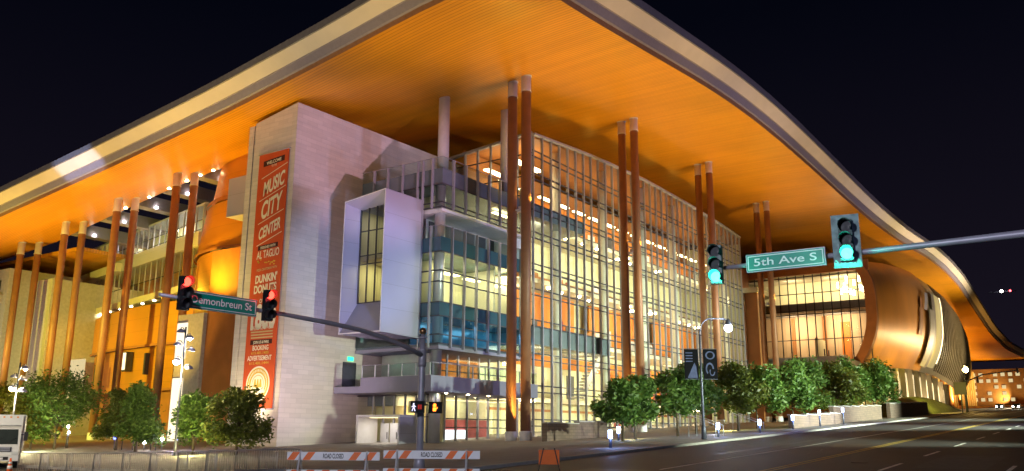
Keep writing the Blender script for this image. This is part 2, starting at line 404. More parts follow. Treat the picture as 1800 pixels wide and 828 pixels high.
tar = mat('dark_tar_patch', (.018, .018, .019), .5, var=.3, scale=2); patchm = mat('pale_asphalt_patch', (.10, .098, .095), .75, var=.25, scale=3, bump=.2); iron = mat('cast_iron', (.05, .045, .042), .45, metal=.7, var=.3, scale=6, bump=.3)
pm_ = MB()
for (x0, x1, y0, y1, m_) in ((38, 47, 4.2, 6.8, patchm), (54, 58, 12.4, 15.0, tar), (66, 90, 8.4, 9.3, patchm), (30.2, 33, 12.5, 18.5, tar), (100, 112, 4.4, 7.0, tar), (44, 62, 17.0, 17.5, tar)): stripe(pm_, x0, x1, y0, y1, m_, .004)
tag(pm_.build('road_patch'), kind='structure')
ck = MB(); rc = random.Random(5)
for k_ in range(16):
    x, y = rc.uniform(29, 80), rc.uniform(-2, 20); a = rc.choice((0, 0, 1.57, .5, -.4))
    for j in range(int(rc.uniform(5, 14))):
        x2, y2 = x+math.cos(a)*1.1+rc.uniform(-.3, .3), y+math.sin(a)*1.1+rc.uniform(-.3, .3)
        d = Vector((x2-x, y2-y, 0)).normalized(); n_ = Vector((-d.y, d.x, 0))*rc.uniform(.02, .05)
        ck.face([(x-n_.x, y-n_.y, ground_z(x, y)+.009), (x2-n_.x, y2-n_.y, ground_z(x2, y2)+.009), (x2+n_.x, y2+n_.y, ground_z(x2, y2)+.009), (x+n_.x, y+n_.y, ground_z(x, y)+.009)], tar); x, y = x2, y2
tag(ck.build('road_crack'), kind='structure')
for (x, y, lab) in ((40.5, 9.3, 'round iron manhole cover nearest the camera on the hill road'), (57, 5.6, 'round iron manhole cover farther up the hill road')):
    o = MB().tube([(x, y, ground_z(x, y)-.05), (x, y, ground_z(x, y)+.016)], .38, iron, 20).build('manhole_cover'); tag(o, lab, 'manhole cover')

# ================================================================== CONVENTION CENTRE
centre = thing('convention_center', 'huge convention hall under one golden wave roof on tall paired brown columns', 'building', (75, 49, 1.6))
RX = [40, 47, 53, 70, 85, 96, 108, 128, 148, 165, 190, 225, 250, 276, 303, 347, 399, 493, 560]
RZ = [35.2, 35.3, 35.5, 37.4, 39.1, 39.9, 40.3, 40.3, 40.1, 40.3, 41.3, 43.9, 44.7, 44.2, 41.4, 37.3, 36.2, 39.6, 41]
LY = [32, 40, 51, 64.3, 82.4, 105.5, 120, 150, 200]
LZ = [35.4, 34.7, 33.0, 31.0, 29.0, 26.7, 25.3, 23, 21]
def zR(x): return smooth_pl(RX, RZ, x, 9)
def zL(y): return smooth_pl(LY, LZ, y, 5)
def zs(x, y):
    sl = .028*(1 if y < 85 else max(.35, 1-(y-85)/33*.65))
    w = min(1, max(0, 1-(x-47)*sl))
    return zR(x)-(35.4-zL(y))*w
YE, XE = 32.0, 47.0
# roof ---------------------------------------------------------------
roof_x = [47, 49, 51, 53, 55, 58, 60.5] + list(range(63, 180, 4)) + list(range(180, 521, 8))
def roof_depth(x): return 74 if x > 58 else 190
roof = MB()
yy_front = [32, 35, 38, 41, 44, 47, 50, 53, 56, 59, 62, 65, 68, 71, 74]
yy_left = [74, 78, 82, 86, 90, 95, 100, 106, 112, 118, 124, 130, 140, 155, 170, 190]
def surf(xs, ys, off, mt, flip):
    i = len(roof.v); k = roof.m(mt)
    for x in xs:
        for y in ys: roof.v.append((x, y, zs(x, y)+off))
    for a in range(len(xs)-1):
        for b in range(len(ys)-1):
            q = (i+a*len(ys)+b, i+(a+1)*len(ys)+b, i+(a+1)*len(ys)+b+1, i+a*len(ys)+b+1)
            roof.f.append(q[::-1] if flip else q); roof.mi.append(k); roof.sm.append(True)
surf(roof_x, yy_front, 0, soffit_m, True); surf([47, 49, 51, 53, 55, 58, 60.5], yy_left, 0, soffit_m, True)
roof_o = roof.build('roof', centre)
top = roof = MB()
def fh(t): return 1.0
surf(roof_x, yy_front, 2.6, fascia_dark, False); surf([47, 49, 51, 53, 55, 58, 60.5], yy_left, 1.9, fascia_dark, False)
# inner edges
for ys, x, h in ((yy_left, 60.5, 1.9),):
    for a, b in zip(ys[:-1], ys[1:]): top.face([(x, a, zs(x, a)), (x, b, zs(x, b)), (x, b, zs(x, b)+h), (x, a, zs(x, a)+h)], fascia_groove)
for a, b in zip(roof_x[6:-1], roof_x[7:]): top.face([(a, 74, zs(a, 74)), (b, 74, zs(b, 74)), (b, 74, zs(b, 74)+2.6), (a, 74, zs(a, 74)+2.6)], fascia_groove)
top.build('roof_deck', roof_o)
# fascia profile: (outward, up) as shares of the overall offset and height
PROF = [(0, 0), (.06, .17), (.16, .20), (.34, .46), (.42, .47), (.94, .82), (1.0, .84), (1.04, 1.12)]
PM = [fascia_strip, fascia_groove, fascia_groove, fascia_groove, fascia_cream, fascia_dark, fascia_dark]
fas = MB()
edge = [(x, YE, 0) for x in reversed(roof_x)]
path = []
for x in reversed(roof_x): path.append((Vector((x, YE, zs(x, YE))), Vector((0, -1, 0)), 2.7))
for y in yy_front[1:]+yy_left[1:]: path.append((Vector((XE, y, zs(XE, y))), Vector((-1, 0, 0)), 2.7-min(1, (y-32)/16)*.7))
path[len(roof_x)-1] = (path[len(roof_x)-1][0], Vector((-1, -1, 0)), 2.7)
for (p, o, h), (p2, o2, h2) in zip(path[:-1], path[1:]):
    for i in range(len(PROF)-1):
        a, b = PROF[i], PROF[i+1]
        fas.face([p+o*2*a[0]+Vector((0,0,h*a[1])), p2+o2*2*a[0]+Vector((0,0,h2*a[1])), p2+o2*2*b[0]+Vector((0,0,h2*b[1])), p+o*2*b[0]+Vector((0,0,h*b[1]))], PM[i])
for i in (len(PROF)-1,):
    for (p, o, h), (p2, o2, h2) in zip(path[:-1], path[1:]):
        a = PROF[i]
        fas.face([p+o*2*a[0]+Vector((0,0,h*a[1])), p2+o2*2*a[0]+Vector((0,0,h2*a[1])), p2-o2*3+Vector((0,0,h2*1.02)), p-o*3+Vector((0,0,h*1.02))], fascia_dark)
fas.build('fascia', roof_o)
# bulbs along the inner edge of the soffit and ceiling spots
for y in [71.5, 74.3, 76.6, 79.0, 81.4, 83.6, 86, 88.5, 92, 96, 101]:
    z = zs(59.9, y); MB().tube([(59.9, y, z-.02), (59.9, y, z-.10)], [.20, .16], bulb_warm, 10).build('soffit_lamp', roof_o)

# columns ------------------------------------------------------------
def column(x, y, rad=.47, fix=None):
    zb = ground_z(x, y)+.1; zt = zs(x, y)+.05
    c = MB().tube([(x, y, zb+.85), (x, y, zt-1.7)], rad, shaft_m, 20)
    o = c.build('roof_column', centre)
    MB().tube([(x, y, zt-1.7), (x, y, zt-1.66), (x, y, zt-1.6), (x, y, zt)], [rad*1.14, rad*1.14, rad*1.02, rad*1.02], cap_m, 20).tube([(x, y, zt-.12), (x, y, zt)], rad*1.16, cap_m, 20).build('cap', o)
    MB().tube([(x, y, zb-.4), (x, y, zb+.82), (x, y, zb+.86)], [rad*1.16, rad*1.16, rad*1.02], white_paint, 20).build('base', o)
    if fix:
        MB().tube([(x+.1, y-rad, fix-.25), (x+.1, y-rad-.35, fix-.05)], .07, cap_m, 8).box(x-.35, x+.55, y-rad-.75, y-rad-.15, fix-.15, fix, cap_m).tube([(x+.1, y-rad-.45, fix), (x+.1, y-rad-.45, fix+.3)], [.16, .24], cap_m, 12).tube([(x+.1, y-rad-.45, fix+.28), (x+.1, y-rad-.45, fix+.29)], .2, bulb_warm, 12, True).build('uplight', o)
    return o
RXS = [66.0, 89.6, 113.6, 138.9]
ORANGE = (1.0, .62, .08)
for i, x in enumerate(RXS):
    column(x, 45.2, fix=23.0 if i != 2 else 22.0); column(x-.3, 43.4)
    lamp('soffit_fill', 'SPOT', (x-(3 if i else -1), 37-(2 if not i else 0), ground_z(x, 38)+.5), ORANGE, 33000 if i < 3 else 24000, (x-(1 if i else -3), 36.0-(3 if not i else 0), 60), .4, 66 if i else 56, 1.0)  # added ground spots without fixtures, evening out the soffit light
    if i != 2: lamp('column_uplight', 'SPOT', (x-.1, 44.3, 23.35), (1, .62, .10), 420, (x-.1, 44.3, 60), .08, 64, .9)
    lamp('column_uplight', 'SPOT', (x-.1, 43.0, 23.6), ORANGE, 5200, (x+2, 40.5, 60), .5, 168, .6)
    lamp('column_uplight', 'SPOT', (x-.1, 44.35, ground_z(x, 44)+1.3), (1, .5, .08), 1500, (x-.1, 44.35, 40), .1, 50, .9)
for i, y in enumerate([84.6, 96.2, 107.6, 118.3, 130, 142]):
    column(56.0, y, .44, fix=None); column(58.3, y+.1, .44)
    if i < 2: lamp('column_uplight', 'SPOT', (57.1, y-.2, 17.5), (1, .60, .06), 260, (57.1, y, 60), .2, 130, .9)
    if i < 4: lamp('soffit_fill', 'SPOT', (51.5, y-4, ground_z(51, y)+.5), (1, .62, .08), 26000, (52, y-4, 60), .4, 76, 1.0)  # same added ground spots along the left soffit
lamp('soffit_fill', 'SPOT', (47, 36, 2.0), ORANGE, 26000, (48, 36, 60), .4, 60, 1.0); lamp('soffit_fill', 'SPOT', (45.5, 66, 2.0), ORANGE, 22000, (45, 66, 60), .4, 50, 1.0)  # added ground spots for the soffit corner and tower side
for x in (168, 196, 226, 258): lamp('soffit_fill', 'SPOT', (x, 27, ground_z(x, 27)+1), ORANGE, 12000, (x+4, 34, 60), .5, 70, 1.0)  # added ground spots for the soffit over the drum
# far columns further up the hill
for x in (300, 318, 336, 356):
    column(x, 45, .6)
    lamp('column_uplight', 'SPOT', (x, 43.6, ground_z(x, 45)+2), (1, .5, .10), 14000, (x, 43, 60), .3, 120, .9)

# stone tower ---------------------------------------------------------
tw = MB()
tx0, ty0, ty1, tx1 = 50.6, 58.75, 65.25, 78.0
def tz(x, y): return min(zs(x, y)-.25, 32.0-(y-58.75)*.165)
b0 = -.5
P_ = lambda x, y, z: (x, y, z)
tw.face([(tx0, ty0, b0), (tx1, ty0, b0), (tx1, ty0, 32.4), (tx0, ty0, 32.0)], stone)
tw.face([(tx0, 64.55, b0), (tx0, ty0, b0), (tx0, ty0, 32.0), (tx0, 64.55, 31.05)], stone)
tw.face([(tx0, 64.55, 31.05), (tx0, ty0, 32), (tx1, ty0, 32.4), (tx1, 64.55, 31.4)], concrete)
tw.face([(tx0, 64.55, b0), (tx0, 64.55, 31.05), (tx1, 64.55, 31.4), (tx1, 64.55, b0)], stone)
tower = tw.build('stone_tower', centre)
# slim edge pier beyond a shadow gap on the street side
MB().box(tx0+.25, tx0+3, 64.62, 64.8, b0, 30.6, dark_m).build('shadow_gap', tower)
MB().box(tx0+.05, tx0+3.2, 64.8, 65.5, b0, 30.9, stone).build('edge_pier', tower)
MB().box(53, 55.8, 68.2, 71.2, 23.2, 27.2, lilac_panel).box(53.4, 55.8, 65.5, 68.2, 23.8, 26.6, lilac_panel).build('side_box', tower)
lamp('tower_uplight', 'SPOT', (48.2, 61.6, 1.7), (1, .82, .50), 3400, (51.2, 62.2, 14), .2, 110, .9)
lamp('tower_uplight', 'SPOT', (45.5, 66.5, 10), (1, .72, .10), 2000, (50.6, 62, 24), .3, 90, .9)

# main curtain wall ----------------------------------------------------
GY, GX0, GX1 = 48.5, 74.6, 138.8
def gtop(x): return smooth_pl([70, 74.6, 88, 102, 118, 132, 147], [33.7, 34.0, 35.1, 35.7, 35.6, 35.1, 34.2], x, 4)
TR = [31.9, 29.36, 25.9, 22.8, 19.35, 16.68, 13.39, 9.92, 6.63, 3.22]
cw = MB()
nm = int((GX1-GX0)/1.83)
for i in range(nm+1):
    x = GX0+.1+i*1.83
    cw.box(x-.065, x+.065, GY-.20, GY+.08, ground_z(x, GY)-.1, gtop(x), steel_fin)
segs = [GX0+i*(GX1-GX0)/16 for i in range(17)]
for a, b in zip(segs[:-1], segs[1:]):
    cw.bar((a, GY-.14, gtop(a)), (b, GY-.14, gtop(b)), .5, .22, steel_fin)
for z in TR:
    for dz in (-.33, .33): cw.box(GX0, GX1, GY-.09, GY+.07, z+dz-.055, z+dz+.055, dark_bar)
cw.box(GX0, GX1, GY-.12, GY+.1, 1.2, 1.75, dark_bar)
cwo = cw.build('curtain_wall', centre)
gp = MB()
for a, b in zip(segs[:-1], segs[1:]): gp.face([(a, GY, 1.2), (b, GY, 1.2), (b, GY, gtop(b)), (a, GY, gtop(a))], glass_clear)
gp.build('glass', cwo)
# spandrel bands that run on from the corner bay
grey_span = mat('grey_spandrel_glass', (.20, .235, .26), .25, var=.2, scale=.3, spec=.7)
sb = MB(); sb.box(GX0+.02, 86.3, GY+.12, GY+6, 24.9, 26.24, grey_span); sb.box(GX0+.02, 92.0, GY+.12, GY+6, 11.2, 13.1, grey_span); sb.build('spandrel_band', cwo)
# rooms behind it
inn = MB()
BACK = 58.0
zlev = [1.3, 6.3, 13.0, 19.5, 26.2, 33.2]
def room(x0, x1, zb, zt, wall, back=BACK, split=None, ceil=ceil_m):
    inn.box(x0, x1, back, back+.2, zb, zt, wall)
for x0, x1 in ((GX0+.3, 108), (108.05, GX1)):
    inn.box(x0, x1, BACK, BACK+.2, 1.0, 6.0, cream_wall); inn.box(x0, x1, BACK, BACK+.2, 6.4, 10.6, cream_wall if x0 < 100 else orange_wall)
inn.box(GX0+.3, GX1, BACK-.6, BACK-.4, 10.2, 11.6, orange_wall)
for x0, x1 in ((GX0+.3, 97), (101, 118), (121, GX1)):
    inn.box(x0, x1, BACK-1.5, BACK-1.3, 13.6, 20.2, orange_wall)
inn.box(GX0+.3, GX1, BACK, BACK+.2, 11.6, 26, cream_wall)
inn.box(GX0+.3, GX1, BACK-.5, BACK-.3, 20.5, 21.4, copper_dark)
inn.box(GX0+.3, 112, BACK-2, BACK-1.8, 26.4, 30.6, orange_wall); inn.box(112, GX1, BACK-2, BACK-1.8, 26.4, 30, orange_wall)
inn.box(GX0+.3, GX1, BACK, BACK+.2, 26.4, 34, copper_dark)
inno = inn.build('interior_wall', centre)
fl = MB()
for z in (6.2, 13.0, 19.5, 26.2): fl.box(GX0+.3, GX1, 52.5 if z != 6.2 else 55, BACK, z-.5, z, ceil_m)
fl.box(GX0+.3, GX1, GY+.3, BACK+.2, .9, 1.28, floor_m)
for a, b in zip(segs[:-1], segs[1:]):
    if b > GX0+.5: fl.face([(max(a, GX0+.3), GY+.2, gtop(a)-.25), (b, GY+.2, gtop(b)-.25), (b, BACK+.2, gtop(b)-.25), (max(a, GX0+.3), BACK+.2, gtop(a)-.25)], copper_dark)
fl.box(GX1, GX1+.3, GY+.05, BACK, 1, 33.5, cream_wall)
fl.build('interior_floor', centre)
bal = MB()
for z in (13.0, 19.5, 26.2):
    bal.box(GX0+12, GX1, 52.44, 52.48, z, z+.12, dark_bar); bal.box(GX0+12, GX1, 52.43, 52.49, z+1.0, z+1.06, dark_bar)
    for i in range(26): bal.box(GX0+12+i*2, GX0+12.05+i*2, 52.44, 52.48, z, z+1.0, dark_bar)
bal.box(GX0+.4, GX1, BACK-.05, BACK-.01, 4.75, 5.05, copper_dark)
bal.build('balustrade', centre)
rnd_ = random.Random(3)
for i in range(24):
    x = GX0+2+i*2.6
    for z, yb in ((1.3, BACK-.06), (6.5, BACK-.06), (13.1, BACK-1.56), (19.6, BACK-.06), (26.4, BACK-2.06)):
        if rnd_.random() < .42: MB().box(x, x+rnd_.choice((1.0, 1.9, 2.2)), yb, yb+.05, z, z+rnd_.choice((2.2, 2.4, 3.0)), rnd_.choice((copper_dark, dark_bar, silver, col_white, red_wall))).build('inner_door', centre)
for i in range(16):
    x = GX0+3+i*3.8
    for z in (12.35, 18.9, 25.6, 5.7):
        if rnd_.random() < .6: MB().tube([(x, 51.5+rnd_.random()*3, z), (x, 51.6+rnd_.random()*3, z-.05)], .13, bulb_warm, 8).build('recessed_spot', centre)
st_ = MB()
for k_ in range(16): st_.box(94+k_*.42, 94.5+k_*.42, 53.5, 55.3, 6.4+k_*.41, 6.62+k_*.41, silver)
st_.bar((94, 53.45, 7.4), (100.8, 53.45, 14.0), .05, .9, silver); st_.build('staircase', centre)
ic = [82.8, 94.1, 104.9, 115.6, 126.5, 136]
for x in ic: MB().tube([(x, 50.5, 1.2), (x, 50.5, gtop(x)-.3)], .55, col_white, 18).build('interior_column', centre)
for z0, dash, mt_ in ((31.0, (2.6, .9), strip_warm),):
    x = GX0+1
    while x < GX1-3:
        MB().box(x, x+2.6, 53.2, 53.7, 29.75, 29.9, strip_warm).build('ceiling_lamp', centre); x += 4.1
for z in (5.6, 12.4, 18.9, 25.6):
    x = GX0+2.5
    while x < GX1-3:
        MB().box(x, x+5.0, 54.2, 55.1, z-.06-.12, z-.12, panel_warm).build('ceiling_lamp', centre); x += 22.0
WARM = (1.0, .85, .52)
for x in (78, 88.2, 98.8, 109.6, 120.4, 130.6):
    for z, pw in ((4.8, 900), (10.5, 850), (17.5, 480), (24.3, 800), (30.6, 520)):
        l = lamp('room_light', 'AREA', (x, 49.6, z), WARM, pw*.62, (x, 60, z-1.6), 2.4)
for x in (79, 88, 97, 106, 115, 124, 133): lamp('roof_cove_light', 'SPOT', (x, 53.5, gtop(x)+.15), ORANGE, 170, (x, 52.5, 60), .3, 168, .6)
# upper set-back end wall of the top storey, with glass
ew = MB()
for y in [48.6, 50.4, 52.2, 54.0, 55.8, 57.6, 59.4]: ew.box(GX0-.2, GX0+.1, y-.07, y+.07, 26.2, 34.3-(y-48.5)*.09, steel_fin)
for z in (27.3, 29.4, 31.9): ew.box(GX0-.08, GX0+.06, GY, 60, z-.05, z+.05, dark_bar)
ew.bar((GX0-.05, GY, 34.2), (GX0-.05, 60, 33.2), .4, .25, steel_fin)
ewo = ew.build('upper_end_wall', centre)
g2 = MB(); g2.face([(GX0, GY, 26.2), (GX0, 60, 26.2), (GX0, 60, 33.2), (GX0, GY, 34.2)], glass_clear); g2.build('glass', ewo)
MB().box(76.2, 81.5, 51.5, 52.3, 32.0, 32.15, strip_warm).box(76.2, 80, 55.5, 56.2, 31.6, 31.75, strip_warm).build('ceiling_lamp', centre)
# setback terrace columns
for x, y in ((63.7, 52.0), (74.0, 51.6)):
    MB().tube([(x, y, 26.2), (x, y, zs(x, y)+.05)], .56, cap_m, 20).build('terrace_column', centre)

# corner glass bay -------------------------------------------------------
BX, BY, BYE, BXE = 59.4, 48.5, 58.7, 74.4
bay = MB()
for z0, z1, mt_ in ((24.75, 26.24, spandrel), (18.35, 19.68, teal_span), (12.45, 13.64, teal_span)):
    bay.box(BX, BXE, BY, BYE, z0, z1, mt_)
bay.box(BX+.25, BXE, BY+.25, BYE, 22.05, 22.45, white_paint)
bay.box(BX+.02, BXE, BY+.02, BYE, 9.45, 9.75, canopy_m)
bay.box(BX+.1, BXE, BY+.1, BYE, 9.76, 9.95, spandrel)
bay_o = bay.build('corner_bay', centre)
mu = MB()
def fin_x(x, z0, z1): mu.box(x-.06, x+.06, BY-.26, BY+.03, z0, z1, steel_fin)
def fin_y(y, z0, z1): mu.box(BX-.26, BX+.03, y-.06, y+.06, z0, z1, steel_fin)
xs_ = [60.9+1.9*i for i in range(7)]
for x in xs_: fin_x(x, 22.4, 27.25); fin_x(x, 9.6, 20.75)
for y in (49.6, 51.4, 53.3, 55.2, 57.0): fin_y(y, 22.4, 27.25)
for y in (49.6,): fin_y(y, 9.6, 20.75)
fin_y(50.75, 9.6, 27.2)
for z in (22.5, 22.95, 24.72, 15.55, 16.55, 18.32, 13.66, 12.42, 10.75, 9.95):
    mu.box(BX-.02, BXE, BY-.05, BY+.04, z-.05, z+.05, dark_bar); mu.box(BX-.05, BX+.04, BY-.05, BYE if z > 22 else 50.7, z-.05, z+.05, dark_bar)
for z in (22.18,): mu.box(BX-.05, BXE, BY-.05, BY+.2, z-.12, z+.12, strip_warm if False else white_paint); 
mu.build('mullion', bay_o)
bg_ = MB()
for z0, z1 in ((22.45, 24.75), (13.64, 18.35), (9.9, 12.45)):
    gm = glass_clear if z0 > 13 else glass_blue
    bg_.face([(BX, BY, z0), (BXE, BY, z0), (BXE, BY, z1), (BX, BY, z1)], gm)
    bg_.face([(BX, BYE, z0), (BX, BY, z0), (BX, BY, z1), (BX, BYE, z1)], gm)
bg_.build('glass', bay_o)
rl = MB()
for z in (26.24, 19.68):
    ye = BYE if z > 20 else 50.7
    rl.face([(BX, BY, z), (BXE, BY, z), (BXE, BY, z+1.05), (BX, BY, z+1.05)], glass_rail); rl.face([(BX, ye, z), (BX, BY, z), (BX, BY, z+1.05), (BX, ye, z+1.05)], glass_rail)
    rl.box(BX, BXE, BY-.03, BY+.03, z+1.05, z+1.1, steel_fin); rl.box(BX-.03, BX+.03, BY, ye, z+1.05, z+1.1, steel_fin)
rl.build('railing', bay_o)
bi = MB()
# office rooms behind the bay glass
bi.box(BX+6, BXE, BY+5.5, BY+5.7, 22.45, 24.75, cream_wall); bi.box(BX+3.2, BX+3.4, BY+3, BYE, 22.45, 24.75, cream_wall)
bi.box(BX+3.2, BXE, BY+5.2, BY+5.4, 13.64, 18.3, cream_wall); bi.box(BX+3.0, BX+3.2, BY+3.2, BYE, 13.64, 18.3, cream_wall)
bi.box(BX+4.4, BX+6.0, BY+5.0, BY+5.15, 13.64, 16.2, copper_dark)
bi.box(BX+10.4, BX+10.6, BY+1.5, BY+5.2, 13.64, 18.3, col_white); bi.box(BX+13.2, BX+13.4, BY+1.0, BY+5.2, 13.64, 18.3, col_white)
bi.box(BX+1, BXE, BY+4.2, BY+4.4, 9.96, 12.4, teal_span)
# loggia back wall between the two upper floors
bi.box(BX+1.6, BXE, BY+3.2, BY+3.4, 19.7, 22.05, silver)
for i in range(6): bi.box(BX+2.0+i*1.9, BX+3.5+i*1.9, BY+3.08, BY+3.19, 19.9, 21.9, dark_bar)
bi.box(BX+12.6, BXE, BY+.6, BY+3.2, 19.7, 22.05, white_paint)
bi.build('interior_wall', bay_o)
MB().tube([(BX+1.0, BY+1.0, 9.9), (BX+1.0, BY+1.0, 25)], .5, silver, 20).build('corner_column', bay_o)
bl = MB()
for (xx, yy, w) in ((61.6, 50.6, 3.4), (66.5, 50.8, 2.2), (71, 50.8, 2.4)): bl.box(xx, xx+w, yy, yy+.7, 17.0, 17.08, strip_yel)
bl.box(70.2, 73.0, 50.2, 50.7, 24.5, 24.56, strip_yel)
bl.build('ceiling_lamp', bay_o)
for x in (62.2, 67, 72): lamp('room_light', 'AREA', (x, 50.4, 18.1), (1, .88, .45), 330, (x, 51, 10), 2.0)
lamp('room_light', 'AREA', (71, 50.4, 24.6), (1, .86, .5), 260, (71, 52, 20), 1.5); lamp('room_light', 'AREA', (63, 50.4, 24.6), (.9, .9, .7), 60, (63, 52, 20), 1.5)
lamp('room_light', 'AREA', (64, 50, 12.3), (.30, .75, 1.0), 260, (64, 51, 8), 3); lamp('room_light', 'AREA', (71, 50, 12.3), (.30, .75, 1.0), 260, (71, 51, 8), 3)
lamp('room_light', 'AREA', (67, 49.9, 21.9), (1, .85, .6), 160, (67, 50.5, 18), 5)

# projecting picture window on the tower side of the bay ---------------------
bw = MB()
XF, Y0, Y1, Z0, Z1 = 54.22, 50.72, 55.74, 10.6, 23.35
ix, iy0, iy1, iz0, iz1 = 57.2, 53.6, 56.4-.7+.5, 13.9, 22.9
ix, iy0, iy1, iz0, iz1 = 55.9, 51.15, 55.25, 13.5, 22.55
bw.face([(XF, Y0, Z0), (BX, Y0, Z0-.15), (BX, Y0, Z1), (XF, Y0, Z1)], lilac_panel)
bw.face([(XF, Y0, Z1), (BX, Y0, Z1), (BX, Y1, Z1), (XF, Y1, Z1-.55)], lilac_panel)
bw.face([(XF, Y1, Z0), (XF, Y1, Z1-.55), (BX, Y1, Z1-.3), (BX, Y1, Z0)], lilac_panel)
bw.face([(XF, Y0, Z0), (XF, Y1, Z0), (BX, Y1, Z0), (BX, Y0, Z0-.15)], canopy_m)
t_ = .10
rim = [(Y0, Z0), (Y0, Z1), (Y1, Z1-.55), (Y1, Z0)]; rin = [(Y0+t_, Z0+t_), (Y0+t_, Z1-t_), (Y1-t_, Z1-.55-t_), (Y1-t_, Z0+t_)]
wv = [(iy0, iz0), (iy0, iz1), (iy1, iz1-.3), (iy1, iz0)]
for i in range(4):
    j = (i+1) % 4
    bw.face([(XF, *rim[i]), (XF, *rim[j]), (XF, *rin[j]), (XF, *rin[i])], white_paint)
    bw.face([(XF, *rin[i]), (XF, *rin[j]), (ix, *wv[j]), (ix, *wv[i])], (lilac_panel, lilac_panel, lilac_panel, canopy_m)[i])
bwo = bw.build('bay_window', centre)
wi = MB()
wi.face([(ix+.02, *wv[3]), (ix+.02, *wv[0]), (ix+.02, *wv[1]), (ix+.02, *wv[2])], glass_clear)
wi.build('pane', bwo)
wf = MB()
for y in (iy0+.05, iy0+1.05, iy0+2.05, iy0+3.05, iy1-.05): wf.box(ix-.08, ix+.06, y-.04, y+.04, iz0, iz1-.05, dark_bar)
for z in (iz0+.05, 17.1, 17.9, 20.2, 22.6): wf.box(ix-.07, ix+.05, iy0, iy1, z-.04, z+.04, dark_bar)
wf.build('window_frame', bwo)
MB().box(59.2, 59.3, iy0-.3, iy1+.3, 12.5, 23, cream_wall).box(56.2, 59.2, iy1+.15, iy1+.25, 12.5, 22.3, cream_wall).box(57.6, 58.4, 53.6, 53.9, 13.4, 16.2, copper_dark).build('interior_wall', bwo)
MB().box(56.1, 59.1, iy0, iy1, 17.5, 17.85, ceil_m).box(56.1, 59.1, iy0, iy1, 13.1, 13.35, floor_m).build('interior_floor', bwo)
lamp('room_light', 'AREA', (57.4, 53.4, 17.4), (1, .88, .42), 150, (57.6, 53.6, 10), 1.0); lamp('room_light', 'AREA', (57.4, 53.4, 22.2), (1, .9, .7), 45, (57.6, 53.6, 10), 1.0)
lamp('reveal_fill', 'SPOT', (40, 20, 12), (.26, .44, 1.0), 30000, (55.4, 55.4, 16.8), .2, 22, .7)  # added blue spot from the street, aimed to colour the window reveal

# entrance canopy, terrace and lobby ---------------------------------------------
CX0, CY0, CX1, CY1 = 56.8, 47.1, 73.5, 55.3
cn = MB()
cn.box(CX0, CX1, CY0, CY0+.4, 5.6, 6.95, canopy_m); cn.box(CX0, CX0+.4, CY0+.4, CY1, 5.6, 6.95, canopy_m)
cn.box(CX0+.1, CX1, CY0+.1, BYE, 5.62, 6.2, canopy_m)
cno = cn.build('entrance_canopy', centre)
rr = MB()
for i in range(6): rr.box(CX0+.08, CX0+.16, CY0+.2+i*1.58, CY0+.28+i*1.58, 6.9, 8.05, white_paint)
for i in range(9): rr.box(CX0+.3+i*1.9, CX0+.38+i*1.9, CY0+.1, CY0+.18, 6.9, 8.05, steel_fin)
rr.face([(CX0+.12, CY1, 7), (CX0+.12, CY0+.1, 7), (CX0+.12, CY0+.1, 8.02), (CX0+.12, CY1, 8.02)], glass_rail)
rr.face([(CX0+.12, CY0+.14, 7), (CX1, CY0+.14, 7), (CX1, CY0+.14, 8.02), (CX0+.12, CY0+.14, 8.02)], glass_rail)
rr.box(CX0+.08, CX0+.16, CY0, CY1, 8.02, 8.08, steel_fin); rr.box(CX0, CX1, CY0+.1, CY0+.18, 8.02, 8.08, steel_fin)
rr.build('railing', cno)
for i in range(4): MB().tube([(60.5+i*3.2, 48.4, 5.61), (60.5+i*3.2, 48.4, 5.56)], .13, bulb_warm, 10).build('downlight', cno)
MB().tube([(60.4, 49.6, .5), (60.4, 49.6, 9.6)], .52, silver, 20).build('entrance_column', centre)
# set-back glazing above and below the canopy (end face towards the corner and street face)
lb = MB()
for z0, z1, yb in ((6.3, 9.5, 51.6), (1.0, 5.6, 50.4)):
    for i in range(8):
        x = 62.8+i*1.7; lb.box(x-.06, x+.06, yb-.12, yb+.1, z0, z1, steel_fin)
    for z in ((7.9, 8.7) if z0 > 5 else (2.65, 3.45)): lb.box(62.8, 74.4, yb-.08, yb+.06, z-.05, z+.05, dark_bar)
lbo = lb.build('lobby_window', centre)
lg = MB(); lg.face([(62.8, 51.6, 6.3), (74.4, 51.6, 6.3), (74.4, 51.6, 9.5), (62.8, 51.6, 9.5)], glass_clear); lg.face([(62.8, 50.4, 1), (74.4, 50.4, 1), (74.4, 50.4, 5.6), (62.8, 50.4, 5.6)], glass_clear)
lg.build('glass', lbo)
li = MB()
li.box(62.8, 74.4, 55.2, 55.4, 6.2, 9.5, orange_wall); li.box(62.4, 62.7, 51.6, 58, 6.2, 9.5, silver)
li.box(64.2, 74.4, 53.8, 54, 1, 3.45, red_wall); li.box(62.8, 74.4, 54.1, 54.3, 1, 5.6, cream_wall); li.box(62.8, 74.4, 50.5, 55, .6, .98, floor_m)
li.build('interior_wall', lbo)
MB().box(66.6, 70.6, 53.6, 53.7, 1.0, 2.45, screen_m).build('screen', lbo)
MB().box(63.5, 73.5, 52.2, 52.4, 5.2, 5.26, panel_warm).build('ceiling_lamp', lbo)
lamp('room_light', 'AREA', (68, 52, 5.4), (1, .82, .55), 260, (68, 52.6, 0), 4); lamp('room_light', 'AREA', (68, 53, 9.3), (1, .66, .25), 260, (68, 53.6, 5), 4)
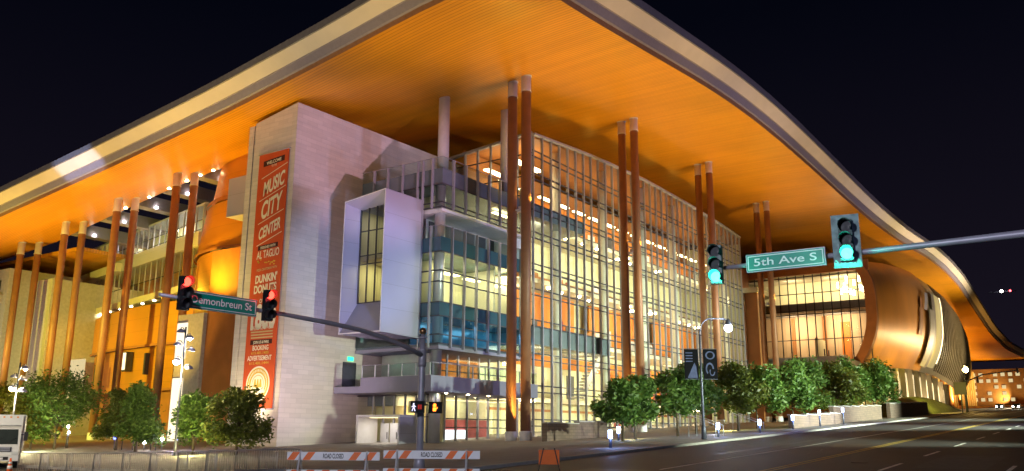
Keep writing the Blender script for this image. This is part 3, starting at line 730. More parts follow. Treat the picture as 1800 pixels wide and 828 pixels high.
# left end under the canopy: wall of tall windows, white portal and doors
en = MB()
for y in (50.2, 51.5, 52.8, 54.1, 55.4, 56.7): en.box(60.0, 60.2, y-.06, y+.06, 1.0, 5.6, steel_fin)
for z in (3.55, 5.5): en.box(59.98, 60.16, 50, 58.7, z-.05, z+.05, dark_bar)
eno = en.build('entrance_window', centre)
MB().face([(60.1, 58.7, 3.6), (60.1, 50, 3.6), (60.1, 50, 5.6), (60.1, 58.7, 5.6)], glass_clear); 
eg = MB(); eg.face([(60.1, 58.7, .8), (60.1, 50, .8), (60.1, 50, 5.6), (60.1, 58.7, 5.6)], glass_clear); eg.build('glass', eno)
MB().box(62.6, 62.8, 50.4, 58.7, .8, 5.6, cream_wall).box(60.2, 62.6, 50.4, 58.7, .6, .8, floor_m).box(61.4, 61.5, 50.4, 58.7, 4.6, 5.6, spandrel).build('interior_wall', eno)
pt = MB()
pt.box(57.4, 60.0, 56.0, 56.2, .6, 3.5, white_paint); pt.box(57.4, 60.0, 51.0, 51.2, .6, 3.5, lilac_panel); pt.box(57.4, 60.0, 51.0, 56.2, 3.5, 3.7, white_paint)
pto = pt.build('entrance_portal', centre)
for i in range(3): MB().box(59.9, 59.98, 52.2+i*1.15, 53.2+i*1.15, .8, 3.0, silver).box(59.86, 59.9, 52.34+i*1.15, 52.42+i*1.15, 1.6, 2.2, dark_bar).build('door', pto)
MB().box(58.3, 58.9, 52, 55.4, 3.44, 3.5, panel_warm).build('ceiling_lamp', pto)
lamp('portal_light', 'AREA', (58.6, 53.8, 3.4), (1, .9, .75), 90, (58.6, 53.8, 0), 1.6); lamp('room_light', 'AREA', (61.2, 54, 4.4), (1, .66, .25), 120, (62.6, 54, 4.6), 2)
# exit sign over the terrace door in the stone wall
MB().box(58.5, 59.2, 58.64, 58.74, 8.75, 9.1, exit_em).build('exit_sign', centre)
MB().box(57.9, 59.6, 58.68, 58.74, 6.3, 8.6, dark_bar).build('terrace_door', centre)

# ballroom drum up the hill ---------------------------------------------------
DX = [165, 172, 190, 206, 226, 246, 268, 288, 305, 318, 326]
DT = [33.6, 34.8, 37.3, 39.0, 40.6, 41.4, 41.6, 40.6, 38.0, 34.0, 28.0]
DB = [14.6, 14.8, 15.6, 16.4, 17.0, 17.2, 16.5, 15.4, 15.0, 16.0, 20]
DY = [33.0, 32.9, 32.7, 32.6, 32.6, 32.7, 32.9, 33.3, 34.0, 35.4, 38.0]
def drum_pt(x, v, off=0):
    zb, zt, yf = pl(DX, DB, x), pl(DX, DT, x), pl(DX, DY, x)
    s = 2*v-1                                   # -1 bottom .. 1 top
    bul = (abs(s)**2.2)*3.4 if s < 0 else (s**4)*3.0
    return Vector((x, yf+bul+off, zb+(zt-zb)*v))
dm = MB()
dm.grid(40, 22, lambda u, v: drum_pt(165+u*(222-165), v), copper_sheet)
dm.grid(22, 22, lambda u, v: drum_pt(222.3+u*(326-222.3), v, .6), mat('grey_green_ribbed_glass_shell', (.20, .17, .11), .35, metal=.3, var=.2, scale=.2))
dmo = dm.build('ballroom_drum', centre)
rimm = MB()
rimm.grid(3, 26, lambda u, v: drum_pt(163.6+u*1.6, v, -.45), copper_dark); rimm.grid(3, 26, lambda u, v: drum_pt(163.6, v, -.45+u*1.8), copper_dark)
rimm.grid(3, 26, lambda u, v: drum_pt(163.6+u*2, v, 1.35), copper_dark)
rimm.build('rim', dmo)
rb = MB()
rib_m = mat('bronze_rib', (.24, .20, .13), .45, metal=.3)
for i in range(28):
    x = 243+i*3.0
    pts = [drum_pt(x, .04+.92*j/14, .42) for j in range(15)]
    rb = MB()
    for a, b in zip(pts[:-1], pts[1:]): rb.bar(a, b, .25, .5, rib_m, (1, 0, 0))
    rb.build('rib', dmo)
# pale raking fin frame and lit slot between copper and glass
ff = MB()
def ribbon(x0, x1, v0, v1, off, mt_, n=14): ff.grid(3, n, lambda u, v: drum_pt(x0+(x1-x0)*u+(v*4), v0+(v1-v0)*v, off), mt_)
ribbon(205, 208, .32, .70, -.5, copper_dark); ribbon(210, 214, .58, .76, -.9, lilac_panel); ribbon(214, 220, .04, .60, -.9, lilac_panel); ribbon(220.5, 225, .03, .78, -.6, fascia_groove); ribbon(226, 236, .05, .80, -.2, cream_wall)
ribbon(236.3, 238.3, .1, .80, -.3, panel_warm)
ff.build('fin_frame', dmo)
# glazed end of the ballroom facing the corner
be = MB()
EX = 165.3
for i in range(14):
    y = 34.2+i*1.6; zt = 30.8-(y-34)*.02; 
    be.box(EX-.15, EX+.1, y-.07, y+.07, 15.2, 32.2, dark_bar)
for z in (15.4, 19.6, 24.4, 25.1, 28.4, 31.6): be.box(EX-.1, EX+.1, 33.6, 56, z-.07, z+.07, dark_bar)
beo = be.build('ballroom_window', centre)
MB().box(EX-.4, EX+.3, 33.6, 56, 32.0, 33.8, copper_dark).build('head_panel', beo)
q = MB(); q.face([(EX, 56, 15.3), (EX, 33.9, 15.3), (EX, 33.9, 32), (EX, 56, 32)], glass_clear); q.build('glass', beo)
bi2 = MB(); peach = slatmat('peach_wall_panels', (.60, .42, .26), (.40, .26, .14), 'Y', 2.0, rough=.6, duty=.98, var=.14)
bi2.box(EX+8, EX+8.3, 36, 62, 15, 25, peach); bi2.box(EX+7.8, EX+7.98, 39.5, 41.2, 15.2, 23.5, orange_wall); bi2.box(EX+7.6, EX+7.98, 44, 44.6, 15.2, 24.8, copper_dark); bi2.box(EX+7.6, EX+7.98, 50, 50.6, 15.2, 24.8, copper_dark); bi2.box(EX+8.3, EX+8.6, 35, 62, 15, 34, cream_wall); bi2.box(EX+.4, EX+8, 34.5, 58, 25.0, 26.6, concrete); bi2.box(EX+.4, EX+8, 36, 58, 14.8, 15.2, floor_m); bi2.box(EX+5, EX+5.3, 56, 62, 15, 34, cream_wall)
bi2.build('interior_wall', beo)
MB().box(EX+2, EX+8, 36, 58, 31.8, 32, ceil_m).build('interior_floor', beo)
for i in range(16):
    yy, xx, zz = 34.8+random.random()*6, EX+2+random.random()*3, 28.2+random.random()*3.0
    MB().box(xx, xx+.18, yy, yy+.35, zz-.6, zz+.5, bulb_white if False else emat('lit_chandelier_%d' % i if False else 'lit_chandelier_rod', (1, .82, .5), 16)).build('chandelier_rod', beo)
for y, z in ((41, 23.6), (49, 23.6), (41, 31), (49, 31)): lamp('room_light', 'AREA', (EX+3.2, y, z), (1, .76, .46), 1000, (EX+8, y, z-3), 3)
for x in (172, 186, 200, 216): lamp('drum_light', 'SPOT', (x, 27.5, ground_z(x, 27)+3.0), (1, .64, .05), 8500, (x+2, 34, 19.5), .3, 95, 1.0)
lamp('drum_light', 'SPOT', (185, -8, 14), (1, .62, .12), 15000, (192, 33, 25), .5, 70, .9)
lamp('rim_fill', 'SPOT', (151, 31, 7), (1, .64, .22), 7000, (164, 33.5, 23), .3, 70, .9)  # added spot that brightens the dark drum rim
lamp('drum_light', 'SPOT', (278, 2, 18), (1, .80, .46), 170000, (262, 33, 28), .5, 110, .9)  # added spot that brightens the ribbed glass shell
lamp('drum_light', 'SPOT', (310, 24, 14), (1, .52, .10), 16000, (320, 36, 36), .5, 130, .9)
fwg = MB(); fwg.box(327, 560, 56, 60, 5, 34, copper_dark); 
for i in range(26): fwg.box(330+i*8, 331+i*8, 55.5, 56, 5, 34, cream_wall)
fwg.build('far_wing_wall', centre)
for x in range(332, 520, 15): lamp('far_wing_light', 'SPOT', (x, 40, ground_z(x, 40)+1.5), (1, .62, .16), 30000, (x+5, 55, 30), .4, 110, .9)
# ground floor below the drum: piers, glass and a lit back wall
for i in range(14):
    x = 172+i*9.5; MB().box(x-.9, x+.9, 40.2, 41.4, ground_z(x, 41)-.1, pl(DX, DB, x)+2.2, col_white).build('ground_floor_pier', centre)
gf = MB()
gf.box(166, 300, 44.2, 44.4, 5.5, 20, cream_wall)
for i in range(44): gf.box(168+i*3, 168.15+i*3, 43.2, 43.4, 5.5, 18, dark_bar)
gf.build('ground_floor_wall', centre)
for x in (182, 205, 230, 256, 280): lamp('pier_light', 'SPOT', (x, 38.6, ground_z(x, 39)+.6), (1, .68, .36), 2600, (x, 42.5, ground_z(x, 39)+6), .2, 140, .9)
# copper pier and link wall between the glass front and the ballroom
lk = MB(); lk.box(139.6, 143.6, 46.2, 48.3, 3.8, 25.2, copper_dark); lk.box(143.6, 165.2, 56.2, 56.6, 4, 34, copper_dark); lk.box(138.9, 148, 46, 56.2, 25.2, 26.0, ceil_m)
lk.box(149, 163.4, 36, 56, 13.4, 15.0, concrete); lk.box(150.5, 163.2, 38.5, 56, 5, 13.4, copper_dark)
lk.build('copper_link', centre)

# left wing: copper drums, gallery and pale rear wing ----------------------------
ld = MB()
def arc(z0, z1, off, mt_, a0=78.5, a1=121, n=30):
    def fn(u, v):
        y = a0+(a1-a0)*u; x = 62.2+.0075*(y-92)**2+off; return (x, y, z0+(z1-z0)*v)
    ld.grid(n, 6, fn, mt_)
arc(12.6, 17.6, .0, copper); arc(12.3, 12.6, -.25, copper_dark); arc(7.1, 12.4, .5, copper); arc(6.9, 7.2, .1, copper_dark); arc(0, 7, 1.1, copper_dark)
ldo = ld.build('copper_drum', centre)
for px, py in ((222, 636),):
    p = at(px, py, X=62.9); MB().box(62.3, 63.2, p.y-.9, p.y+.9, p.z-1.2, p.z+1.2, dark_bar).box(62.2, 62.3, p.y-.75, p.y+.1, p.z-1.05, p.z+1.05, panel_warm).build('window', ldo)
for px, py in ((264, 640), (176, 660)):
    p = at(px, py, X=63.2); MB().box(62.4, 63.4, p.y-.2, p.y+.2, p.z-1.3, p.z+1.3, dark_bar).build('slot', ldo)
ud = MB()
ucx, ucy = 70.5, 76.5
def cone(z0, z1, r0, r1, mt_, a0=140, a1=262):
    ud.grid(40, 5, lambda u, v: (ucx+(r0+(r1-r0)*v)*math.cos(R(a0+(a1-a0)*u)), ucy+(r0+(r1-r0)*v)*math.sin(R(a0+(a1-a0)*u)), z0+(z1-z0)*v), mt_)
cone(0, 21.2, 13.6, 13.6, copper, 128); cone(21.2, 21.5, 14.0, 14.0, copper_dark, 128); cone(21.4, 27, 13.8, 13.0, copper, 120); cone(27, 27.5, 13.2, 13.1, copper_dark, 120); cone(27.4, 34, 12.6, 11.6, copper, 120)
udo = ud.build('copper_rotunda', centre)
MB().box(56.0, 60, 72.4, 77.0, 0, 20.9, copper_dark).build('copper_pier', centre)
p0 = at(345, 600, X=55.6); p1 = at(392, 600, X=55.6)
MB().box(55.6, 59.6, 77.05, 81.4, 0, 14.3, concrete).box(55.5, 55.6, 79.6, 81.3, 9.6, 13.4, emat('lit_tall_window', (1, .86, .62), 1.5)).box(55.5, 55.6, 79.6, 81.3, 1.2, 7.6, MATS['lit_tall_window']).build('entry_block', centre)
lamp('rotunda_light', 'SPOT', (57.0, 92.0, 17.8), (1, .64, .03), 8500, (62, 79, 27), .3, 120, .9)
lamp('rotunda_light', 'SPOT', (53, 76, 16.2), (1, .58, .03), 6000, (60, 72, 28), .3, 130, .9)
lamp('drum_wall_light', 'SPOT', (57.5, 103, 17.6), (1, .52, .06), 1500, (62.5, 104, 8), .3, 140, .9)
lamp('drum_wall_light', 'SPOT', (57.5, 92, 17.6), (1, .52, .06), 1500, (62.5, 92, 8), .3, 140, .9)
lamp('drum_wall_light', 'SPOT', (58.0, 114, 17.6), (1, .52, .06), 1500, (63.5, 115, 8), .3, 140, .9)
# gallery floors of glass set at an angle behind the columns
ga, gb_ = at(128, 455, Z=29.5), at(330, 372, Z=29.5)
gdir = (gb_-ga); gdir.z = 0; glen = gdir.length; gdir.normalize(); gnrm = Vector((gdir.y, -gdir.x, 0))
if gnrm.dot(Vector((-1, -1, 0))) < 0: gnrm = -gnrm
def gpt(s, o, z): return Vector((ga.x, ga.y, 0))+gdir*(s*glen)+gnrm*o+Vector((0, 0, z))
gl_ = MB()
for z0, z1, o, mt_, s0, s1 in ((24.2, 25.4, 1.2, fascia_cream, 0, .55), (24.2, 26.0, .6, lilac_panel, .5, 1.12), (18.4, 19.2, 2.0, fascia_cream, -.1, 1.15), (29.5, 29.75, .1, steel_fin, -.02, 1.12)):
    c = (gpt(s0, o-4, (z0+z1)/2)+gpt(s1, o-4, (z0+z1)/2))/2
    gl_.obox(c, gdir, gnrm, glen*(s1-s0)/2, 4.0, (z1-z0)/2, mt_)
n_ = 26
for i in range(n_+1):
    s = i/n_*1.12; gl_.bar(gpt(s, .15, 19.2), gpt(s, .15, 29.5), .10, .16, steel_fin, gnrm)
for z in (21.8, 27.6, 26.4): gl_.bar(gpt(0, .12, z), gpt(1.12, .12, z), .08, .10, dark_bar)
gal = gl_.build('glass_gallery', centre)
q = MB(); q.face([gpt(0, 0, 19.2), gpt(1.12, 0, 19.2), gpt(1.12, 0, 29.5), gpt(0, 0, 29.5)], glass_clear); q.build('glass', gal)
q = MB(); q.face([gpt(0, -3, 25.4), gpt(1.12, -3, 25.4), gpt(1.12, -3, 29.4), gpt(0, -3, 29.4)], cream_wall); q.face([gpt(0, -5, 19.2), gpt(1.12, -5, 19.2), gpt(1.12, -5, 24.2), gpt(0, -5, 24.2)], copper_dark)
q.build('interior_wall', gal)
for i in range(12):
    a = gpt(.02+i*.088, 1.4, 18.36); MB().tube([a, a-Vector((0,0,.06))], .17, bulb_warm, 8).build('downlight', gal)
for i in range(8):
    a = gpt(.45+i*.07, -.8, 26.0+random.random()*.6); MB().ball(a, .16, bulb_white, 8).build('string_lamp', gal)
for s in (.15, .5, .85): a = gpt(s, -1.2, 29.0); lamp('room_light', 'AREA', a, (.95, .88, .80) if s > .4 else (.9, .85, .2), 420, a+Vector((0, 0, -5))-gnrm*2, 2); a = gpt(s, -2, 23.6); lamp('room_light', 'AREA', a, (1, .6, .2), 160, a+Vector((0, 0, -5)), 2)
# beams over the open court
for i, y in enumerate((80.5, 87, 93.5, 100, 107, 114)):
    z = zs(60.4, y); MB().box(60.55, 78, y-.8, y+.8, z-.1, z+1.5, fascia_groove).build('court_beam', centre)
    MB().tube([(63, y-.9, z+.2), (63, y-.9, z+.08)], .16, bulb_white, 8).build('beam_lamp', centre)
MB().box(78, 92, 76, 112, 31.0, 31.5, soffit_m).box(60.6, 92, 112.2, 175, 25.9, 26.4, soffit_m).build('court_soffit', centre)
lamp('court_light', 'AREA', (80, 98, 22), (1, .45, .1), 6000, (80, 98, 40), 6)
# pale rear wing at the left end
rw = MB()
rw.box(57.6, 68, 124, 150, 0, 24.2, concrete); rw.box(60.5, 74, 117.8, 124, 0, 22.6, concrete)
rwo = rw.build('rear_wing', centre)
room_glow = emat('lit_room_window', (1.0, .80, .42), .75)
wn2 = MB()
for z in (14.6, 20.6): wn2.box(57.5, 57.62, 126, 149, z, z+2.0, dark_bar)
for z in (13.2, 19.2): wn2.box(57.2, 57.62, 125, 150, z, z+1.3, concrete)
wn2.build('window_band', rwo)
wn3 = MB()
for i in range(9): wn3.box(57.42, 57.5, 128+i*2, 129.6+i*2, 14.7+6.0*(i % 2), 16.2+6.0*(i % 2), room_glow)
wn3.build('lit_window', rwo)
wn4 = MB(); p = at(170, 640, X=64.5)
for i in range(5): wn4.box(63.6, 63.75, 113+i*1.4, 114.2+i*1.4, 6.0+1.9*(i % 2), 11.6, room_glow)
wn4.build('lit_window', rwo)
lamp('wing_light', 'SPOT', (46, 120, 7), (1, .78, .56), 4500, (60, 131, 14), .4, 130, .9)
# added spots that imitate the pale patches on roof edge and soffit
lamp('roof_patch_spot', 'SPOT', (16, 66, 3), (.50, .64, 1.0), 110000, (45.6, 86.8, 29.6), .15, 10, .5)
lamp('roof_patch_spot', 'SPOT', (18, 60, 3), (1.0, .86, .78), 26000, (50.5, 91, 29), .3, 16, 1.0)

# ================================================================== BANNER on the tower
vinyl = mat('orange_red_vinyl', (.56, .085, .025), .55, var=.10, scale=.4)
cream_ink = mat('cream_ink', (.78, .72, .58), .6, var=.03); gold_ink = mat('gold_ink', (.62, .40, .06), .6); dark_ink = mat('dark_maroon_ink', (.06, .015, .012), .6); tan_ink = mat('tan_ink', (.55, .40, .20), .6, var=.05)
bx = 50.45
bn = MB(); bn.box(bx, bx+.08, 59.45, 63.5, 4.15, 27.6, vinyl)
bno = tag(bn.build('banner'), 'tall orange-red printed banner hanging down the stone tower', 'banner')
fr_ = MB(); fr_.tube([(bx+.04, 59.3, 27.65), (bx+.04, 63.65, 27.65)], .06, steel_fin, 8).tube([(bx+.04, 59.3, 4.1), (bx+.04, 63.65, 4.1)], .06, steel_fin, 8); fr_.build('banner_pole', bno)
U, V_ = Vector((0, -1, 0)), Vector((0, 0, 1))
def bl_(text, px, py, h, w, mt_=cream_ink, tilt=0, shear=0, bold=.02, ex=.012):
    c = at(px, py, X=bx)
    u = (U+V_*math.tan(R(tilt))).normalized()
    c = Vector((bx, c.y, c.z))-V_*h*.5
    return lettering(text, 'lettering', mt_, bno, c, U if not tilt else u, V_, h, w, shear, bold, extrude=ex)
def band(px, py, h, w, mt_, tilt=0, ex=.008):
    c = at(px, py, X=bx); b = MB(); t = math.tan(R(tilt))
    y = c.y; z = c.z
    b.face([(bx-ex, y+w/2, z-h/2-t*w/2), (bx-ex, y-w/2, z-h/2+t*w/2), (bx-ex, y-w/2, z+h/2+t*w/2), (bx-ex, y+w/2, z+h/2-t*w/2)], mt_)
    return b.build('printed_band', bno)
band(482, 283, .55, 2.9, dark_ink, 4); bl_('WELCOME', 482, 283, .30, 2.0, cream_ink, 4); bl_('TO THE', 482, 290, .20, .7, cream_ink, 4)
band(483, 300, .07, 3.5, cream_ink, 17)
bl_('MUSIC', 482, 321, 1.30, 3.0, cream_ink, 17, .12, .03)
band(479, 340, .07, 3.5, cream_ink, 17)
bl_('CITY', 478, 360, 1.62, 2.9, cream_ink, 17, .12, .03)
band(476, 381, .07, 3.4, cream_ink, 17)
bl_('CENTER', 474, 401, 1.05, 3.0, cream_ink, 17, .12, .03)
band(473, 420, .07, 3.3, cream_ink, 17)
band(471, 433, .42, 2.7, dark_ink, 3); bl_('DESIGNED WITH', 471, 433, .24, 2.0, cream_ink, 3)
bl_('AL TAGLIO', 471, 445, .72, 3.0, cream_ink, 3, 0, .01)
og = MB()
for k_ in range(14):
    c = at(470+random.uniform(-17, 17), 460+random.uniform(-4, 4), X=bx); s = .12
    og.face([(bx-.01, c.y+s, c.z), (bx-.01, c.y, c.z-s*.7), (bx-.01, c.y-s, c.z), (bx-.01, c.y, c.z+s*.7)], gold_ink)
og.build('printed_sprigs', bno)
bl_('PIZZA CRAFTSMAN WITH', 469, 472, .22, 2.7, tan_ink, 3)
bl_("DUNKIN'", 468, 488, .72, 2.9, cream_ink, 3, 0, .035); bl_('DONUTS', 466, 506, .72, 3.0, cream_ink, 3, 0, .035)
bl_('OVER', 464, 528, .35, 1.2, cream_ink, 2)
bl_('1800', 463, 555, 2.1, 3.3, cream_ink, 1, 0, .05)
bl_('PARKING SPACES', 461, 575, .40, 3.0, cream_ink, 1, 0, .01)
for i in range(3): band(460, 583+i*5, .13, 2.9, MATS['tan_ink'])
band(459, 601, .42, 2.9, dark_ink); bl_('JOIN US & PARK', 459, 601, .25, 2.1, cream_ink)
bl_('BOOKING', 458, 611, .42, 2.1, cream_ink, 0, 0, .02); bl_('615.401.1400', 457, 620, .24, 2.3, gold_ink)
bl_('ADVERTISEMENT', 456, 629, .42, 3.2, cream_ink, 0, 0, .02); bl_('615.401.1444', 455, 638, .24, 2.6, gold_ink)
sc_ = at(453, 675, X=bx)
def disc(b, r, mt_, ex, n=40, r0=0):
    for i in range(n):
        a, c = 2*math.pi*i/n, 2*math.pi*(i+1)/n
        P2 = lambda t, q: (bx-ex, sc_.y-math.cos(t)*q, sc_.z+math.sin(t)*q)
        if r0: b.face([P2(a, r0), P2(c, r0), P2(c, r), P2(a, r)], mt_)
        else: b.face([(bx-ex, sc_.y, sc_.z), P2(a, r), P2(c, r)], mt_)
se = MB(); disc(se, 1.55, cream_ink, .008); disc(se, 1.40, gold_ink, .012, r0=.95); disc(se, .80, tan_ink, .012, r0=.72)
for i in range(36):
    t = 2*math.pi*i/36; c = Vector((bx-.016, sc_.y-math.cos(t)*1.18, sc_.z+math.sin(t)*1.18)); s = .05
    se.face([(c.x, c.y-s, c.z-s*2), (c.x, c.y+s, c.z-s*2), (c.x, c.y+s, c.z+s*2), (c.x, c.y-s, c.z+s*2)], cream_ink)
for i in (-1, 0, 1):
    y = sc_.y+i*.36; se.face([(bx-.014, y-.2, sc_.z-.3), (bx-.014, y+.2, sc_.z-.3), (bx-.014, y+.08, sc_.z+.42), (bx-.014, y-.08, sc_.z+.42)], gold_ink)
se.face([(bx-.016, sc_.y-.9, sc_.z-.75), (bx-.016, sc_.y+.9, sc_.z-.75), (bx-.016, sc_.y+.9, sc_.z-.48), (bx-.016, sc_.y-.9, sc_.z-.48)], cream_ink)
se.build('seal_emblem', bno)

# ================================================================== TREES
bark = mat('tree_bark', (.10, .075, .05), .9, bump=.6, scale=8)
leaf_a = leafmat('street_tree_leaf', (.055, .13, .022), (.155, .255, .046)); leaf_b = leafmat('olive_tree_leaf', (.07, .10, .015), (.17, .20, .03)); leaf_c = leafmat('yellow_green_leaf', (.09, .10, .012), (.20, .20, .02))
def tree(x, y, h, r, label, group, leaf=leaf_a, n=2600, trunk_h=None, conic=False, seed=0, ls=.16):
    rnd = random.Random(seed); z = ground_z(x, y)+.1; th = trunk_h or h*.3
    t = thing('street_tree', label, 'tree', (x, y, z), group)
    b = MB(); b.tube([(0, 0, -.2), (.03, 0, th*.6), (.05, .04, th), (0, 0, h*.8)], [.13, .10, .085, .02], bark, 8)
    cl = []
    for i in range(16):
        a = rnd.uniform(0, 2*math.pi); q = rnd.uniform(.25, 1.0)
        zz = th+(h-th)*rnd.uniform(.12, .92); fz = (zz-th)/(h-th)
        env = (1-fz)**.75*1.15 if conic else math.sqrt(max(.02, 1-(2*fz-.85)**2*.75))
        c = Vector((math.cos(a)*r*q*env*.8, math.sin(a)*r*q*env*.8, zz)); cl.append((c, r*rnd.uniform(.30, .50)*(env*.5+.45)))
        b.tube([(0, 0, min(zz-.3, th+(zz-th)*.35)), tuple(c*.6+Vector((0, 0, zz*.4*.95))), tuple(c)], [.05, .03, .012], bark, 5)
    cl.append((Vector((0, 0, h*.62)), r*.6)); cl.append((Vector((0, 0, h*.85)), r*.34))
    local(b.build('trunk'), t)
    lv = MB(); k = lv.m(leaf)
    for i in range(n):
        c, cr = cl[rnd.randrange(len(cl))]
        d = Vector((rnd.gauss(0, 1), rnd.gauss(0, 1), rnd.gauss(0, .8))).normalized()*cr*(rnd.random()**.45)*rnd.uniform(.8, 1.18)
        p = c+d; s = ls*rnd.uniform(.6, 1.25)
        u = Vector((rnd.gauss(0, 1), rnd.gauss(0, 1), rnd.gauss(0, .6))).normalized(); w = u.cross(Vector((rnd.gauss(0, 1), rnd.gauss(0, 1), rnd.gauss(0, 1)))).normalized()
        j = len(lv.v); lv.v += [tuple(p-u*s), tuple(p+w*s*.45), tuple(p+u*s), tuple(p-w*s*.45)]; lv.f.append((j, j+1, j+2, j+3)); lv.mi.append(k); lv.sm.append(False)
    local(lv.build('crown'), t)
    return t
RT = [(56.3, 29.5, 4.1, 1.9, 'small rounded tree at the left end of the row before the glass hall'), (60.3, 30.5, 4.7, 2.1, 'dark green tree second from the left in the row before the glass hall'),
      (66.3, 29.6, 5.3, 2.5, 'bushy green tree just left of the curved street lamp'), (73.6, 31.0, 5.8, 2.6, 'full green tree right behind the curved street lamp pole'),
      (80.5, 29.6, 6.0, 2.7, 'tree just right of the curved street lamp, above a blue bollard light'), (89, 30.6, 6.3, 3.0, 'broad green tree in the middle of the right-hand row'),
      (99, 29.8, 6.9, 3.2, 'tree standing in front of the fourth column pair'), (108, 31, 7.2, 3.3, 'wide tree before the ballroom window, left of its middle'),
      (118, 29.5, 7.6, 3.5, 'tall tree below the middle of the ballroom window'), (128, 30.5, 8.0, 3.6, 'tall tree below the right part of the ballroom window'), (139, 29.5, 8.4, 3.6, 'last and tallest tree of the row, in front of the copper drum rim')]
for i, (x, y, h, r, lab) in enumerate(RT): tree(x+1.2, y, h*1.05, r*1.12, lab, 'trees in a row before the glass hall', (leaf_a, leaf_b)[i in (4, 8)], 4400, .9+h*.13, False, 40+i, .15+.0012*x)
LT = [(39, 84, 5.2, 2.3, 'yellow-lit leafy tree behind the street lamp at the far left edge', leaf_c, False), (40, 78.2, 5.0, 2.0, 'yellowish tree between the left lamp and the big dark tree', leaf_c, False),
      (40.5, 75.2, 5.9, 3.0, 'largest dark green tree, right of the truck', leaf_a, False), (41.5, 67.6, 4.6, 1.6, 'small thin yellow-brown tree between two green ones', leaf_b, False),
      (40.3, 63, 4.9, 1.9, 'slim cone-shaped green tree left of the bright lamp post', leaf_a, True), (40, 55.4, 4.0, 1.7, 'round tree right of the bright lamp post', leaf_a, False),
      (40.6, 51.3, 4.2, 1.8, 'round green tree right in front of the banner foot', leaf_b, False), (39.5, 89, 4.6, 2.0, 'half-seen yellow-green tree cut by the left frame edge', leaf_c, False)]
for i, (x, y, h, r, lab, lf, cn_) in enumerate(LT): tree(x, y, h*1.08, r*1.38, lab, 'trees along the plaza on the left', lf, 6200, .5+.06*h, cn_, 80+i, .17)
# added point lights near the ground that brighten the trees
for x, y, c, p in ((62, 31, (1, .85, .3), 160), (84, 31.5, (1, .9, .25), 420), (112, 32, (1, .75, .25), 420), (130, 33, (1, .8, .3), 420), (70, 27.4, (.75, .8, 1), 160), (38.2, 53.2, (1, .88, .3), 520), (36.2, 82.5, (1, .86, .2), 1900), (37.0, 73, (.9, 1, .5), 700), (42, 60.5, (.5, .45, 1), 220)):
    lamp('tree_fill', 'POINT', (x, y, ground_z(x, y)+.9), c, p, None, .15)

# ================================================================== SIGNALS AND SIGNS
pole_m = mat('weathered_violet_grey_steel', (.44, .42, .50), .45, metal=.3, var=.12, scale=2)
black_m = mat('black_housing_plastic', (.015, .014, .016), .45)
glow_teal = mat('green_glow_housing', (.02, .085, .085), .4)  # green lens glow is put into the housing colour
green_sign = mat('green_reflective_sheeting', (.0, .27, .21), .4, var=.05)
white_ref = mat('white_reflective_letters', (.85, .88, .9), .5, var=.02)
gold_ball = mat('bronze_ball', (.45, .25, .12), .3, metal=.9)
lens_off = mat('unlit_lens', (.10, .10, .11), .15, spec=.8)
PX_, PY_ = 27.55, 23.35; gz = ground_z(PX_, PY_)+.14
mp_ = thing('traffic_signal_mast', 'lilac-grey signal mast with ball finial and long curved arm at the plaza corner', 'signal mast', (PX_, PY_, gz))
b = MB(); b.tube([(PX_, PY_, gz), (PX_, PY_, gz+.5), (PX_, PY_, gz+.55), (PX_, PY_, 5.0), (PX_, PY_, 6.02)], [.24, .22, .155, .135, .12], pole_m, 18)
b.tube([(PX_, PY_, 4.85), (PX_, PY_, 5.02), (PX_, PY_, 5.05), (PX_, PY_, 5.5), (PX_, PY_, 5.52), (PX_, PY_, 5.62)], [.16, .19, .17, .17, .2, .13], pole_m, 18)
b.tube([(PX_, PY_, 6.0), (PX_, PY_, 6.06), (PX_, PY_, 6.12), (PX_, PY_, 6.2)], [.16, .18, .09, .07], pole_m, 16); b.build('pole', mp_)
MB().ball((PX_, PY_, 6.33), .15, gold_ball, 16).build('finial', mp_)
arm = [(27.45, 23.32, 5.33), (26.4, 23.31, 5.60), (25.2, 23.3, 5.83), (23.8, 23.3, 6.0), (22.2, 23.3, 6.1), (20.0, 23.3, 6.17), (17.5, 23.3, 6.2), (15.2, 23.3, 6.22)]
MB().tube(arm, [.105, .10, .095, .09, .085, .075, .065, .055], pole_m, 14).build('arm', mp_)

